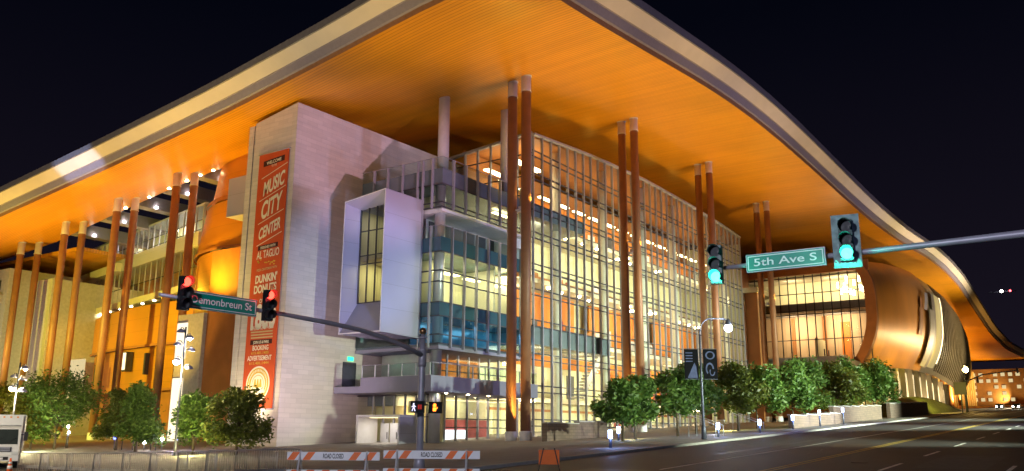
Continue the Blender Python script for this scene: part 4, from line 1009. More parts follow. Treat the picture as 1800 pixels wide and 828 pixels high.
def signal(name, label, org, face, lit, plate=False, housing=black_m, backm=None):
    """three-lens head: org = middle, face = unit vector it looks along, lit = index from the top"""
    t = thing(name, label, 'traffic light', org, 'traffic lights over the crossing')
    f = Vector(face); s = Vector((0, 0, 1)).cross(f); o = Vector(org)
    h = MB(); h.obox(o-f*.02, s, (0, 0, 1), .165, .52, .10, housing)
    for k_ in (-1, 0, 1): h.obox(o+Vector((0, 0, k_*.345))+f*.09, s, (0, 0, 1), .155, .155, .02, housing)
    h.build('housing', t)
    if plate:
        p_ = MB(); pm = backm
        p_.obox(o-f*.05+Vector((0,0,.0)), s, (0, 0, 1), .33, .68, .008, pm); p_.build('backplate', t)
    for k_ in range(3):
        c = o+Vector((0, 0, .345*(1-k_)))+f*.115
        em = (red_em, None, green_em)[k_] if lit == k_ else lens_off
        l_ = MB(); n = 18
        rim = [c+(s*math.cos(2*math.pi*i/n)+Vector((0,0,1))*math.sin(2*math.pi*i/n))*.145 for i in range(n)]
        for i in range(n): l_.face([rim[i], rim[(i+1) % n], c+f*.035], em, True)
        l_.build('lens', t)
        if lit == k_: lamp('lens_glow', 'POINT', c+f*.36-Vector((0, 0, .05)), (.05, 1, .65) if k_ else (1, .05, .05), 60 if k_ else 14, None, .05)
        v = MB()                                            # tunnel visor, open below
        for i in range(n):
            a0, a1 = R(-40)+R(260)*i/n, R(-40)+R(260)*(i+1)/n
            d0 = s*math.cos(a0)+Vector((0,0,1))*math.sin(a0); d1 = s*math.cos(a1)+Vector((0,0,1))*math.sin(a1)
            e0 = .30*(.62+.38*math.sin(max(0, (a0+R(40))/R(260)*math.pi))); e1 = .30*(.62+.38*math.sin(max(0, (a1+R(40))/R(260)*math.pi)))
            for q_ in (.152, .158): v.face([c+d0*q_, c+d1*q_, c+d1*q_+f*e1, c+d0*q_+f*e0], housing, True)
        v.build('visor', t)
    return t
signal('traffic_light', 'traffic light glowing red at the tip of the left signal arm', (15.92, 23.12, 6.34), (-.25, -.968, 0), 0)
signal('traffic_light', 'red-lit traffic light right of the green street sign on the left arm', (19.18, 23.12, 6.36), (-.25, -.968, 0), 0)
signal('traffic_light', 'traffic light glowing green at the tip of the right signal arm, without a backplate', (21.95, 8.33, 6.66), (-.985, -.17, 0), 2, False, glow_teal)
signal('traffic_light', 'green-lit traffic light with a pale louvred backplate on the right arm', (21.95, 4.93, 6.92), (-.985, -.17, 0), 2, True, glow_teal, mat('worn_pale_green_backplate', (.20, .33, .34), .5, var=.5, scale=5))

def street_sign(label, text, a, b_, z0, z1, nrm, tw_):
    a = Vector(a); b_ = Vector(b_); u = (b_-a).normalized(); n = Vector(nrm); c = (a+b_)/2; c.z = (z0+z1)/2; L = (b_-a).length/2; H_ = (z1-z0)/2
    m_ = MB(); m_.obox(c, u, (0, 0, 1), L, H_, .05, pole_m)
    o = tag(m_.build('street_sign'), label, 'street sign')
    fm = MB(); fm.obox(c+n*.054, u, (0, 0, 1), L-.02, H_-.02, .004, green_sign); fm.build('sign_face', o)
    bd = MB()
    for sx, sy, wx, wy in ((0, 1, L-.05, .012), (0, -1, L-.05, .012), (1, 0, .012, H_-.05), (-1, 0, .012, H_-.05)):
        bd.obox(c+n*.061+u*sx*(L-.06)+Vector((0, 0, sy*(H_-.06))), u, (0, 0, 1), wx, wy, .002, white_ref)
    bd.build('border', o)
    lettering(text, 'lettering', white_ref, o, c+n*.062-Vector((0, 0, H_*.36)), u, (0, 0, 1), H_*.86, tw_, 0, .012, extrude=.003 if True else 0)
    return o
street_sign('green street name sign reading Demonbreun St on the left arm', 'Demonbreun St', (15.98, 23.18, 0), (18.72, 23.18, 0), 5.92, 6.48, (0, -1, 0), 2.32)
street_sign('green street name sign reading 5th Ave S on the right arm', '5th Ave S', (22.0, 7.5, 0), (22.0, 5.46, 0), 6.36, 6.83, (-1, 0, 0), 1.62)
ma = thing('traffic_signal_mast', 'dark signal arm entering from the right frame edge with two green lights', 'signal mast', (22.2, -3.6, ground_z(22, -3.6)))
MB().tube([(22.2, -3.6, .2), (22.2, -3.6, 7.4)], [.19, .14], pole_m, 16).build('pole', ma)
MB().tube([(22.2, -3.5, 6.66), (22.2, 0, 6.68), (22.2, 4, 6.64), (22.2, 8.6, 6.6)], [.11, .10, .075, .055], pole_m, 14).build('arm', ma)
for sgn, lab, kind in ((-1, 'pedestrian signal with a walk figure and countdown, on the left of the mast', 0), (1, 'pedestrian signal with an orange hand, on the right of the mast', 1)):
    c = Vector((PX_, PY_-.12, 3.2))+Vector((.56*sgn, -.1, 0)); f = Vector((-.55, -.835, 0)).normalized(); s = f.cross(Vector((0, 0, 1))).normalized()
    if s.x < 0: s = -s
    t = thing('pedestrian_signal', lab, 'pedestrian signal', c)
    MB().obox(c, s, (0, 0, 1), .29, .23, .11, black_m).bar(c+Vector((-.3*sgn, .1, .1)), Vector((PX_, PY_, 3.3)), .05, .05, black_m).build('housing', t)
    v = MB()
    for q_ in ((0, 1, .29, .008), (0, -1, .29, .008), (1, 0, .008, .23), (-1, 0, .008, .23)): v.obox(c+s*q_[0]*.285+Vector((0, 0, .225*q_[1]))+f*.17, s, (0, 0, 1), q_[2], q_[3], .08, black_m)
    v.build('hood', t)
    sy = MB(); fo = c+f*.118
    def q2(x, z, w, h, mt_, tl=0): sy.obox(fo+s*x+Vector((0, 0, z)), (s*math.cos(tl)+Vector((0, 0, math.sin(tl)))), Vector((0, 0, 1)) if not tl else (Vector((0, 0, math.cos(tl)))-s*math.sin(tl)), w, h, .004, mt_)
    if kind == 0:
        q2(-.13, .12, .028, .028, walk_em); q2(-.13, .02, .03, .075, walk_em, .12); q2(-.09, -.1, .018, .07, walk_em, .35); q2(-.17, -.1, .018, .07, walk_em, -.35); q2(-.08, .03, .05, .014, walk_em, -.5); q2(-.18, .02, .05, .014, walk_em, .6)
        q2(.08, 0, .035, .09, dim_red); q2(.17, 0, .035, .09, dim_red)
    else:
        q2(0, -.07, .065, .075, hand_em)
        for k_, hh in enumerate((.05, .07, .075, .06)): q2(-.05+k_*.034, .06+hh*.5, .013, hh, hand_em)
        q2(.10, -.02, .05, .016, hand_em, .8)
    sy.build('symbol', t)

# ================================================================== STREET LAMPS
dark_pole = mat('blue_grey_lamp_post', (.12, .13, .18), .4, metal=.5)
x, y = 59.0, 23.9; z = ground_z(x, y)+.14
sl = thing('street_lamp', 'tall curved street lamp with a round lit globe and hanging banners by the trees', 'street lamp', (x, y, z))
b = MB(); b.tube([(x, y, z), (x, y, z+.9), (x, y, z+1.0), (x, y, 6.2), (x, y, 9.2)], [.19, .16, .10, .085, .075], dark_pole, 14)
cr = [(x+.0+.95*(1-math.cos(t)), y-.55*(1-math.cos(t))*1.0, 9.2+1.25*math.sin(t)) for t in [R(10*i) for i in range(10)]]
b.tube([(x, y, 9.1)]+cr+[(x+1.9, y-1.1, 10.5), (x+2.3, y-1.33, 10.4)], .05, dark_pole, 10); b.build('post', sl)
gx, gy_ = x+2.3, y-1.33
MB().tube([(gx, gy_, 10.55), (gx, gy_, 10.4), (gx, gy_, 10.15), (gx, gy_, 10.05)], [.06, .16, .24, .26], dark_pole, 12).build('lamp_holder', sl)
MB().ball((gx, gy_, 9.84), .30, emat('lit_globe', (.92, 1.0, .86), 26), 16).build('globe', sl)
lamp('globe_light', 'POINT', (gx-.1, gy_-.5, 9.5), (.8, .85, 1.0), 500, None, .3)
s2 = Vector((math.sin(HEAD), -math.cos(HEAD), 0))
for sgn, lab in ((-1, 'black pole banner with a blue skirt shape, left side of the lamp post'), (1, 'black pole banner with a pale guitar-like swirl, right side of the lamp post')):
    c = Vector((x, y, 7.1))+s2*sgn*.68
    pbm = MATS.get('black_banner_cloth') or mat('black_banner_cloth', (.006, .006, .009), .8, spec=.1)
    o = MB().obox(c, s2, (0, 0, 1), .50, 1.05, .02, pbm).build('pole_banner'); tag(o, lab, 'banner')
    mk = MB(); nn = s2.cross(Vector((0, 0, 1))); nn = nn if nn.dot(Vector((-1, -1, 0))) > 0 else -nn
    pale = MATS.get('pale_blue_print') or mat('pale_blue_print', (.07, .085, .20), .7, var=.3)
    def tri(pts): mk.face([c+s2*a+Vector((0, 0, q_))+nn*.026 for a, q_ in pts], pale)
    if sgn < 0:
        tri([(-.30, -1.0), (.42, -1.0), (.34, -.2), (.22, .1)]); 
        for k_ in range(4): tri([(-.40, .75-k_*.2), (.1, .75-k_*.2), (.1, .82-k_*.2), (-.40, .82-k_*.2)])
    else:
        def ring(cx, cz, ra, rb_, k0, k1):
            for i in range(k0, k1):
                a, d = 2*math.pi*i/20, 2*math.pi*(i+1)/20
                tri([(cx+math.cos(a)*ra, cz+math.sin(a)*rb_), (cx+math.cos(d)*ra, cz+math.sin(d)*rb_), (cx+math.cos(d)*ra*.66, cz+math.sin(d)*rb_*.72), (cx+math.cos(a)*ra*.66, cz+math.sin(a)*rb_*.72)])
        ring(.0, .62, .34, .30, 0, 20); ring(-.05, -.35, .30, .45, 0, 13); ring(.12, -.55, .2, .3, 8, 20)
    mk.build('printed_motif', o)
    ar = MB(); ar.bar(Vector((x, y, 8.18)), c+s2*sgn*.5+Vector((0, 0, 1.08)), .04, .04, dark_pole).bar(Vector((x, y, 6.02)), c+s2*sgn*.5+Vector((0, 0, -1.08)), .04, .04, dark_pole); ar.build('bracket', o)

def cluster_lamp(x, y, z_top, heads, label, warm):
    z = ground_z(x, y)+.1
    t = thing('cluster_lamp_post', label, 'street lamp', (x, y, z), 'lamp posts with clustered hooded heads')
    MB().tube([(x, y, z), (x, y, z+.6), (x, y, z_top)], [.14, .09, .06], dark_pole, 12).build('post', t)
    hood = MATS.get('blue_enamel_hood') or mat('blue_enamel_hood', (.22, .24, .42), .35)
    for (d, zz, on) in heads:
        e = Vector((x, y, zz))+s2*d
        a = MB(); a.tube([(x, y, zz-.25), tuple(Vector((x, y, zz+.18))+s2*d*.5), tuple(e+Vector((0, 0, .2))), tuple(e+Vector((0, 0, .08)))], .035, dark_pole, 8)
        ao = a.build('arm', t)
        MB().tube([e+Vector((0, 0, .12)), e+Vector((0, 0, .02)), e+Vector((0, 0, -.14))], [.06, .22, .30], hood, 12, False).build('hood', ao)
        if on:
            MB().ball(tuple(e-Vector((0, 0, .16))), .24 if on > 1 else .13, warm, 12).build('bulb', ao)
            if on > 1: lamp('lamp_head_light', 'POINT', e-Vector((.5, .3, .5)), (1, .80, .40), 2200, None, .2)
    return t
cluster_lamp(38.2, 54.9, 9.6, [(-.35, 9.35, 0), (.35, 8.9, 1), (-.5, 8.4, 0), (.55, 8.0, 0), (-.45, 7.25, 2), (.5, 6.7, 0)], 'tall cluster lamp with one starry bright bulb, left of the banner tower', bulb_white)
cluster_lamp(33.9, 69.3, 7.3, [(.45, 6.95, 1), (-.35, 6.3, 0), (.4, 6.1, 0), (-.35, 5.5, 2), (.5, 5.2, 0)], 'cluster lamp with a yellow glowing bulb above the white truck', bulb_sod)
# distant sodium lamp and signal further up the hill
for (px, py, lab, mt_) in ((1697, 650, 'distant curved street lamp glowing orange before the ribbed glass shell', bulb_sod),):
    p = at(px, py, Y=23.2); zg = ground_z(p.x, 23.2)
    t = thing('street_lamp', lab, 'street lamp', (p.x-3, 23.2, zg))
    MB().tube([(p.x-3, 23.2, zg), (p.x-3, 23.2, p.z-.5), (p.x-2.6, 23.2, p.z+.6), (p.x-1.4, 23.2, p.z+.9), (p.x, 23.2, p.z+.6)], [.16, .11, .09, .08, .07], dark_pole, 10).build('post', t)
    MB().ball((p.x, 23.2, p.z), .55, mt_, 12).build('globe', t)
    lamp('globe_light', 'POINT', (p.x, 22.0, p.z-.6), (1, .6, .15), 1600, None, .3)
p = at(1700, 722, Y=22.8); zg = ground_z(p.x, 22.8)
t = thing('traffic_signal_mast', 'distant dark signal mast with an arm reaching right, far up the hill', 'signal mast', (p.x, 22.8, zg))
tipp = at(1793, 671, X=p.x)
MB().tube([(p.x, 22.8, zg), (p.x, 22.8, 13.0)], [.2, .14], dark_pole, 10).build('pole', t)
MB().tube([(p.x, 22.8, 12.2), (p.x, 19.5, 13.6), (p.x, 14, 14.2), (p.x, tipp.y, 14.3)], [.14, .12, .10, .08], dark_pole, 10).build('arm', t)
signal('traffic_light', 'tiny unlit traffic light seen from behind at the tip of the distant arm', (p.x-.1, tipp.y+.2, 14.2), (1, 0, 0), 5)
signal('traffic_light', 'tiny unlit traffic light hung on the distant arm near its pole', (p.x-.1, 20.4, 12.6), (1, 0, 0), 5)
for dx, lab in ((0, 'larger dark sign board seen on the distant post'),):
    q0 = at(1688, 683, X=p.x-2)
    t = thing('sign_board', lab, 'sign', (q0.x, q0.y, ground_z(q0.x, q0.y)))
    MB().tube([(q0.x, q0.y, ground_z(q0.x, q0.y)), (q0.x, q0.y, q0.z+1)], .12, dark_pole, 8).build('post', t)
    MB().box(q0.x-.2, q0.x-.1, q0.y-1.1, q0.y+1.1, q0.z-1.2, q0.z+1.2, black_m).build('board', t)

# ================================================================== BOLLARD LAMPS, TERRACES, RAILS
lowwall = brickmat('brown_terrace_stone', (.24, .17, .14), (.19, .14, .12), (.10, .08, .07), .7, .25, 0)
for (x0, x1, y, h, lab) in ((61.5, 72, 38.5, 1.5, 'low brown terrace wall at the foot of the glass hall'), (86, 104, 25.6, 1.3, 'brown stone planter wall below the blue bollards'), (106, 132, 26.8, 2.0, 'longer brown terrace wall behind the last trees'), (136, 168, 26.4, 2.2, 'terrace wall at the foot of the grass bank')):
    o = MB()
    n = max(2, int((x1-x0)/4))
    for i in range(n):
        a, c = x0+(x1-x0)*i/n, x0+(x1-x0)*(i+1)/n
        z = ground_z((a+c)/2, y); o.box(a, c, y, y+.5, z-.5, z+h, lowwall); o.box(a-.04*(i == 0), c, y-.05, y+.55, z+h, z+h+.1, concrete)
    tag(o.build('terrace_wall'), lab, 'wall', 'stone terrace walls')
gb2 = MB()
def bank(u, v):
    x = 150+u*75; y = 27+v*9; e = math.sin(math.pi*min(1, max(0, u*1.05)))**.6*math.sin(math.pi*v)**.7
    return (x, y, ground_z(x, y)+.1+e*3.4)
gb2.grid(26, 10, bank, grass_m); tag(gb2.build('grass_bank'), kind='structure')
lamp('bank_light', 'SPOT', (176, 22, 12), (1, .78, .15), 9000, (184, 31, 9), .3, 120, .9)
BL = [(1073, 776, 46), (1262, 746, 24.8), (1335, 740, 24.8), (1393, 732, 24.8), (1440, 723, 25), (1481, 719, 25), (1087, 753, 31)]
LAB = ['bright bollard light on the plaza near the first column pair', 'blue-white bollard light beside the curved lamp post base', 'blue bollard light below the middle of the tree row', 'bright blue bollard light left of the brown planter wall', 'blue-white bollard light above the planter wall',
       'far blue bollard light near the last trees', 'small bollard light under the leftmost tree of the row']
LAB[0] = 'white-blue bollard light standing alone at the roadside before the glass hall'
for (px, py, yv), lab in zip(BL, LAB):
    p = at(px, py, Y=24.6 if yv != 31 else 31); zg = ground_z(p.x, p.y)+.13
    t = thing('bollard_light', lab, 'bollard light', (p.x, p.y, zg), 'bollard lights along the pavement')
    hh = max(.9, min(p.z-zg, 1.9))
    MB().tube([(p.x, p.y, zg), (p.x, p.y, zg+hh-.35)], .09, dark_pole, 10).tube([(p.x, p.y, zg+hh+.12), (p.x, p.y, zg+hh+.18)], .13, dark_pole, 10).build('post', t)
    MB().tube([(p.x, p.y, zg+hh-.35), (p.x, p.y, zg+hh+.12)], .12, emat('lit_bollard', (.45, .60, 1.0), 22) if 'lit_bollard' not in MATS else MATS['lit_bollard'], 12).build('lens', t)
    lamp('bollard_glow', 'POINT', (p.x-.3, p.y-.3, zg+hh), (.25, .4, 1.0), 60, None, .1)
# festive blue lamps among the left trees
for i, (px, py) in enumerate(((120, 750), (121, 760), (236, 763), (217, 758), (202, 770), (254, 778), (276, 760), (285, 772), (310, 771), (268, 750))):
    p = at(px, py, X=42.5); zg = ground_z(p.x, p.y)
    t = thing('plaza_lamp', ['pair of white lamp globes seen through the big dark tree, the upper one', 'lower white lamp globe seen through the big dark tree', 'brightest blue lamp below the cone-shaped tree', 'blue lamp left of the brightest blue one', 'dim blue lamp beside the thin brown tree', 'white low lamp under the cone-shaped tree',
        'blue lamp at the right edge of the cone-shaped tree', 'white lamp just left of the nearest brown column', 'tall blue-lit panel lamp right of the brown column', 'small blue lamp high in the cone-shaped tree'][i], 'plaza lamp', (p.x, p.y, zg), 'small lamps among the left trees')
    MB().tube([(p.x, p.y, zg), (p.x, p.y, p.z-.1)], .04, dark_pole, 8).build('post', t)
    MB().ball((p.x, p.y, p.z), .13 if i > 1 else .11, bulb_blue if i in (2, 3, 4, 6, 8, 9) else bulb_white, 10).build('globe', t)
# stair rails on the plaza edge
for px, lab in ((1236, 'pair of silver stair rails beside the curved lamp post'), (1312, 'pair of silver stair rails right of the first blue bollard')):
    p = at(px, 752, Y=26.2); zg = ground_z(p.x, p.y)+.12
    o = MB()
    for dx in (0, 1.6): o.tube([(p.x+dx, 25.2, zg), (p.x+dx, 25.2, zg+.9), (p.x+dx, 27.4, zg+1.7), (p.x+dx, 27.4, zg)], .035, silver, 8)
    tag(o.build('stair_rail'), lab, 'stair rail', 'stair rails up to the plaza')

# ================================================================== BARRICADES, BARRIERS, CONE, SIGN STAND, TRUCK
orange_sheet = mat('orange_reflective_stripe', (.85, .16, .02), .45, var=.06); white_sheet = mat('white_reflective_board', (.82, .80, .84), .45, var=.05)
bar_steel = mat('galvanised_tube', (.52, .50, .52), .4, metal=.6)
def barricade(a, b_, label):
    a = Vector(a); b_ = Vector(b_); u = b_-a; u.z = 0; L = u.length; u.normalize(); n = Vector((u.y, -u.x, 0)); n = n if n.dot(Vector((-1, -1, 0))) > 0 else -n
    mid = (a+b_)/2; zg = ground_z(mid.x, mid.y)
    t = thing('road_barricade', label, 'barricade', (mid.x, mid.y, zg), 'striped road closed barricades')
    for k_, zc in enumerate((1.12, .56)):
        rl_ = MB(); c = Vector((mid.x, mid.y, zg+zc)); rl_.obox(c, u, (0, 0, 1), L/2, .13, .018, white_sheet)
        ro = rl_.build('rail', t); st = MB(); x = -L/2
        gap = L*.13
        while x < L/2-.35:
            if not (k_ == 0 and -gap-.4 < x < gap):
                q_ = [(x, -.125), (x+.24, -.125), (x+.42, .125), (x+.18, .125)]
                st.face([c+u*p_+Vector((0, 0, h_))+n*.021 for p_, h_ in q_], orange_sheet)
            x += .50
        st.build('stripe', ro)
        if k_ == 0: lettering('ROAD CLOSED', 'lettering', black_m, ro, c+n*.022-Vector((0, 0, .07)), u, (0, 0, 1), .15, gap*1.7, 0, .02, extrude=.002)
    for s in (-L*.36, L*.36):
        lg_ = MB()
        for sd in (-1, 1): lg_.bar(Vector((mid.x, mid.y, zg+.02))+u*s+n*.55*sd, Vector((mid.x, mid.y, zg+1.28))+u*s-n*.03, .05, .05, bar_steel)
        lg_.build('leg', t)
    return t
# left to right as the camera sees them
def road_pt(px, py, dz):
    lo = None
    for i in range(400):
        p = at(px, py, X=6+i*.1)
        if p.z <= ground_z(p.x, p.y)+dz: return p
    return p
A = Vector((19.7, 22.3, 0)); Bq = Vector((23.2, 17.1, 0)); mid1 = A.lerp(Bq, .48); mid2 = A.lerp(Bq, .50)
barricade(A, mid1, 'orange and white striped road closed barricade, the left of the two'); barricade(mid2, Bq, 'orange and white striped road closed barricade, the right one near the column bases')
# amber flasher on the left barricade
c = A.lerp(Bq, .08); MB().box(c.x-.12, c.x+.12, c.y-.06, c.y+.06, 1.25+ground_z(c.x, c.y), 1.55+ground_z(c.x, c.y), mat('amber_plastic', (.8, .3, .02), .3))
def crowd_barrier():
    t = thing('crowd_barrier', 'x', 'barrier', (0, 0, 0), 'steel crowd barriers lining the street')
    f = MB(); r_ = .028
    f.tube([(-1.05, 0, .15), (-1.05, 0, .95), (-.95, 0, 1.05), (.95, 0, 1.05), (1.05, 0, .95), (1.05, 0, .15), (-1.05, 0, .15)], r_, bar_steel, 8); local(f.build('frame'), t)
    s_ = MB()
    for i in range(17): s_.tube([(-.94+i*.1175, 0, .15), (-.94+i*.1175, 0, 1.05)], .011, bar_steel, 6)
    local(s_.build('bars'), t)
    for sx in (-.8, .8): local(MB().bar((sx, -.3, .03), (sx, .3, .03), .06, .03, bar_steel).bar((sx, 0, .03), (sx, 0, .16), .05, .03, bar_steel).build('foot'), t)
    return t
proto = crowd_barrier()
barr = [(58, 'beside the white truck'), (98, 'just right of the white truck, left of the next one'), (146, 'below the big dark tree, second from the truck'), (196, 'below the thin brown tree'), (245, 'below the cone-shaped tree'), (296, 'below the bright cluster lamp post'), (346, 'below the round tree right of the cluster lamp'), (398, 'below the foot of the banner'), (450, 'below the left edge of the stone tower'), (492, 'next to the left striped barricade')]
pts = [at(px, 812, X=22.6+.009*px) for px, _ in barr]
for i, (px, where) in enumerate(barr):
    o = proto if i == 0 else copy_tree(proto)
    p = pts[i]; q_ = pts[min(i+1, len(pts)-1)]-pts[max(i-1, 0)]
    o.location = (p.x, p.y, ground_z(p.x, p.y)+.02); o.rotation_euler.z = math.atan2(q_.y, q_.x)+random.uniform(-.06, .06)
    o['label'] = 'steel crowd barrier '+where
# traffic cone
p = at(17, 822, X=22.0); zg = ground_z(p.x, p.y)
t = thing('traffic_cone', 'orange traffic cone with white bands before the truck bumper', 'traffic cone', (p.x, p.y, zg))
orange_pl = mat('orange_cone_plastic', (.85, .14, .02), .45)
MB().box(p.x-.2, p.x+.2, p.y-.2, p.y+.2, zg, zg+.04, orange_pl).tube([(p.x, p.y, zg+.04), (p.x, p.y, zg+.85)], [.16, .035], orange_pl, 16).build('body', t)
MB().tube([(p.x, p.y, zg+.34), (p.x, p.y, zg+.50)], [.127, .105], white_sheet, 16).tube([(p.x, p.y, zg+.58), (p.x, p.y, zg+.68)], [.093, .078], white_sheet, 16).build('band', t)
# orange A-frame sign stand on the roadside
c = Vector((29.2, 20.0, 0)); c = at(965, 795, Y=17.2); zg = ground_z(c.x, c.y)
t = thing('sign_stand', 'orange construction sign board on a folding stand at the road edge', 'road sign', (c.x, c.y, zg))
MB().obox((c.x, c.y, zg+.78), s2, (0, 0, 1), .38, .26, .012, orange_sheet).build('board', t)
lg_ = MB()
for sd in (-1, 1): lg_.bar(Vector((c.x, c.y, zg+.02))+s2*.45*sd, Vector((c.x, c.y, zg+1.1))+s2*.2*sd, .04, .04, black_m)
lg_.bar(Vector((c.x, c.y, zg+.03))-s2*.62, Vector((c.x, c.y, zg+.03))+s2*.62, .10, .06, black_m); lg_.bar(Vector((c.x, c.y, zg+.16))-s2*.5, Vector((c.x, c.y, zg+.16))+s2*.4, .05, .16, orange_sheet); lg_.build('leg', t)

# box truck, nose towards the camera, cut by the left frame edge
truck_white = mat('white_truck_paint', (.74, .74, .73), .35, var=.05, spec=.6); rubber = mat('tyre_rubber', (.02, .02, .02), .8); dark_glass = mat('dark_windscreen', (.04, .05, .05), .08, spec=.9)
px0 = at(0, 822, X=26.2); zg = ground_z(px0.x, px0.y)
tr = thing('box_truck', 'white cab-over box truck parked at the left edge behind the traffic cone', 'truck', (px0.x, px0.y+.2, zg), None, R(-118))
def tb(mb, name, parent=None):
    o = mb.build(name); o.parent = parent or tr; return o
# local axes: +x forward (towards the camera side), y across
cb = MB()
prof = [(1.75, .55), (1.85, .75), (1.82, 1.25), (1.62, 2.25), (1.35, 2.38), (.05, 2.38), (.05, .55)]
for sy in (-1.0, 1.0): cb.face([(a, sy, z) for a, z in (prof if sy < 0 else prof[::-1])], truck_white)
for (a, z), (a2, z2) in zip(prof, prof[1:]+prof[:1]): cb.face([(a, -1, z), (a, 1, z), (a2, 1, z2), (a2, -1, z2)], truck_white)
cab = tb(cb, 'cab')
ws = MB(); ws.face([(1.815, -.88, 1.36), (1.815, .88, 1.36), (1.645, .84, 2.2), (1.645, -.84, 2.2)], dark_glass)
o = tb(ws, 'windscreen', cab); 
sw = MB(); sw.box(.5, 1.45, -1.012, -1.004, 1.4, 2.1, dark_glass); sw.box(.5, 1.45, 1.004, 1.012, 1.4, 2.1, dark_glass); tb(sw, 'side_window', cab)
tb(MB().box(1.83, 1.90, -.6, .6, .95, 1.2, black_m), 'grille', cab); tb(MB().box(1.78, 1.98, -1.02, 1.02, .42, .72, white_paint).box(1.965, 1.985, -.5, .5, .48, .66, black_m), 'bumper', cab)
for sy in (-.8, .8): tb(MB().box(1.85, 1.92, sy-.17, sy+.17, .78, .95, emat('dull_headlight_%s' % ('a' if sy < 0 else 'b'), (.5, .5, .48), .2)), 'headlight', cab)
for sy in (-1, 1): tb(MB().bar((1.6, sy*1.0, 1.9), (1.75, sy*1.25, 1.9), .04, .04, black_m).box(1.68, 1.76, sy*1.25-.1, sy*1.25+.1, 1.55, 2.05, black_m), 'mirror', cab)
tb(MB().box(-4.2, -.05, -1.08, 1.08, .85, 3.05, truck_white).box(-.05, .9, -1.0, 1.0, 2.42, 3.0, truck_white), 'cargo_box')
tb(MB().box(-4.1, 1.6, -.45, .45, .5, .84, black_m), 'chassis')
for xx in (1.0, -3.0):
    for sy in (-.86, .86):
        w = tb(MB().tube([(xx, sy-.13, .42), (xx, sy+.13, .42)], .42, rubber, 20), 'wheel'); tb(MB().tube([(xx, sy-.14, .42), (xx, sy+.14, .42)], .22, silver, 14), 'rim', w)
lamp('truck_fill', 'POINT', (px0.x-4, px0.y-3, 4.5), (1, .9, .7), 260, None, .3)  # added point light that brightens the truck, not one of its lamps

mk_ = MB()
for sy in (-.7, -.35, 0, .35, .7): mk_.box(.84, .93, sy-.05, sy+.05, 2.86, 2.94, MATS['amber_plastic'])
tb(mk_, 'marker_lamp', cab)
wp = MB(); wp.bar((1.83, -.5, 1.38), (1.76, .1, 1.75), .025, .02, black_m); wp.bar((1.83, .3, 1.38), (1.76, .8, 1.75), .025, .02, black_m); tb(wp, 'wiper', cab)
tb(MB().box(1.99, 2.0, -.24, .24, .50, .63, white_sheet), 'number_plate', cab)
tb(MB().box(1.905, 1.92, -.55, .55, 1.0, 1.03, silver).box(1.905, 1.92, -.55, .55, 1.08, 1.11, silver).box(1.905, 1.92, -.55, .55, 1.15, 1.18, silver), 'grille_bar', cab)
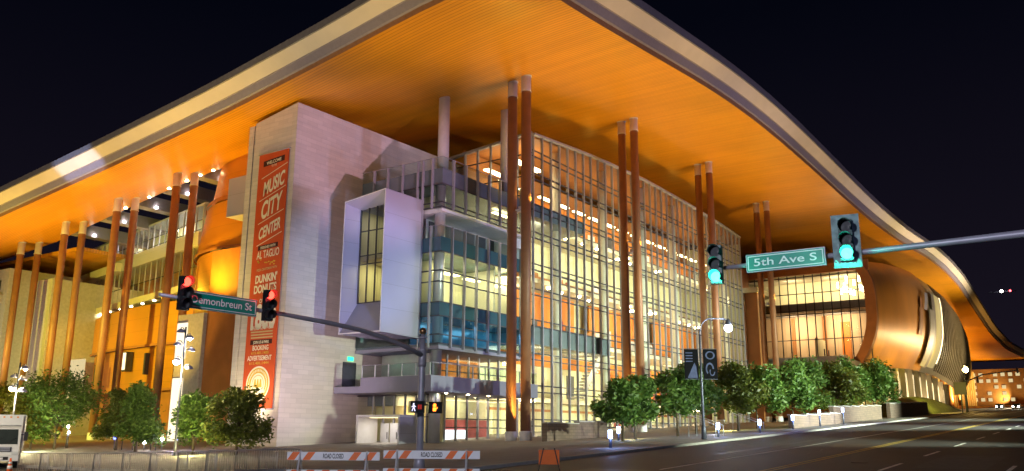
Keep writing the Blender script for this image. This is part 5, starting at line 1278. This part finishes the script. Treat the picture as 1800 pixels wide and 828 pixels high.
# distant cars with lamps at the crest of the road
def car(px, py, X_, label, paint):
    p = at(px, py, X=X_); zg = ground_z(p.x, p.y)
    t = thing('distant_car', label, 'car', (p.x, p.y, zg), 'cars far up the hill road')
    b = MB(); pr = [(0, .35), (0, .8), (.9, .95), (1.5, 1.42), (3.0, 1.45), (3.9, 1.0), (4.4, .95), (4.4, .35)]
    for sy in (-.85, .85): b.face([(a, sy, z) for a, z in (pr if sy > 0 else pr[::-1])], paint)
    for (a, z), (a2, z2) in zip(pr, pr[1:]+pr[:1]): b.face([(a, -.85, z), (a2, -.85, z2), (a2, .85, z2), (a, .85, z)], paint)
    local(b.build('body'), t); local(MB().face([(.92, -.7, .99), (1.46, -.62, 1.40), (1.46, .62, 1.40), (.92, .7, .99)], dark_glass) or MB().build('x'), t) if False else None
    wsd = MB(); wsd.face([(.90, -.7, .965), (.90, .7, .965), (1.47, .62, 1.415), (1.47, -.62, 1.415)], dark_glass); local(wsd.build('windscreen'), t)
    for sy in (-.6, .6): local(MB().tube([(-.03, sy, .68), (.02, sy, .68)], .17, bulb_white, 10).build('headlight'), t)
    for xx in (.9, 3.5):
        for sy in (-.8, .8): local(MB().tube([(xx, sy-.1, .33), (xx, sy+.1, .33)], .33, rubber, 12).build('wheel'), t)
    return t
car(1757, 722, 255, 'distant dark car with headlights on, left of two at the crest', mat('dark_car_paint', (.03, .035, .05), .3))
car(1786, 720, 250, 'distant car with headlights on at the right frame edge', MATS['dark_car_paint'])

# added dim block standing in for distant lamps and columns up the hill
db = thing('distant_stand_in', 'dim stand-in block with small glowing panes for distant lamps and columns at the right edge', 'building', (505, 36, ground_z(505, 36)))
brick_d = mat('dim_brown_brick', (.20, .11, .06), .8, var=.2, scale=.3)
MB().box(500, 540, 20, 62, 10, 35, brick_d).build('wall', db)
rw_ = random.Random(9)
for iy in range(12):
    for iz in range(5):
        if rw_.random() < .55: MB().box(499.8, 499.95, 22+iy*3.3, 23.8+iy*3.3, 19+iz*3.1, 20.7+iz*3.1, room_glow).build('window', db)  # glowing panes stand in for the distant lamps
for y in (24, 34, 44): lamp('stand_in_light', 'SPOT', (492, y, ground_z(492, y)+1.5), (1, .62, .16), 4500, (500, y, 34), .4, 120, .9)  # added uplights for the stand-in block

# aircraft far behind with a bright lamp
p = at(1762, 513, X=700)
t = thing('aircraft', 'tiny far aircraft with a bright white and red light in the night sky', 'aircraft', p)
ar_ = MB(); ar_.tube([p+Vector((-6, 0, 0)), p+Vector((-4, 0, .2)), p+Vector((5, 0, .2)), p+Vector((9, 0, 1))], [.3, 1.0, 1.0, .2], dark_pole, 10).build('fuselage', t)
MB().obox(p+Vector((0, 0, 0)), (0, 1, 0), (1, 0, 0), 9, 1.0, .12, dark_pole).build('wing', t); MB().obox(p+Vector((8, 0, 1.8)), (1, 0, 0), (0, 0, 1), .8, 1.5, .1, dark_pole).build('tail', t)
MB().ball(p+Vector((-6.5, 0, -.4)), 1.0, emat('lit_landing_lamp', (1, .9, .85), 60), 10).build('landing_light', t)
MB().ball(p+Vector((-2, -5, .1)), .7, emat('lit_red_beacon', (1, .1, .12), 8), 10).build('beacon', t)
# far dark skyline trees right of the crest
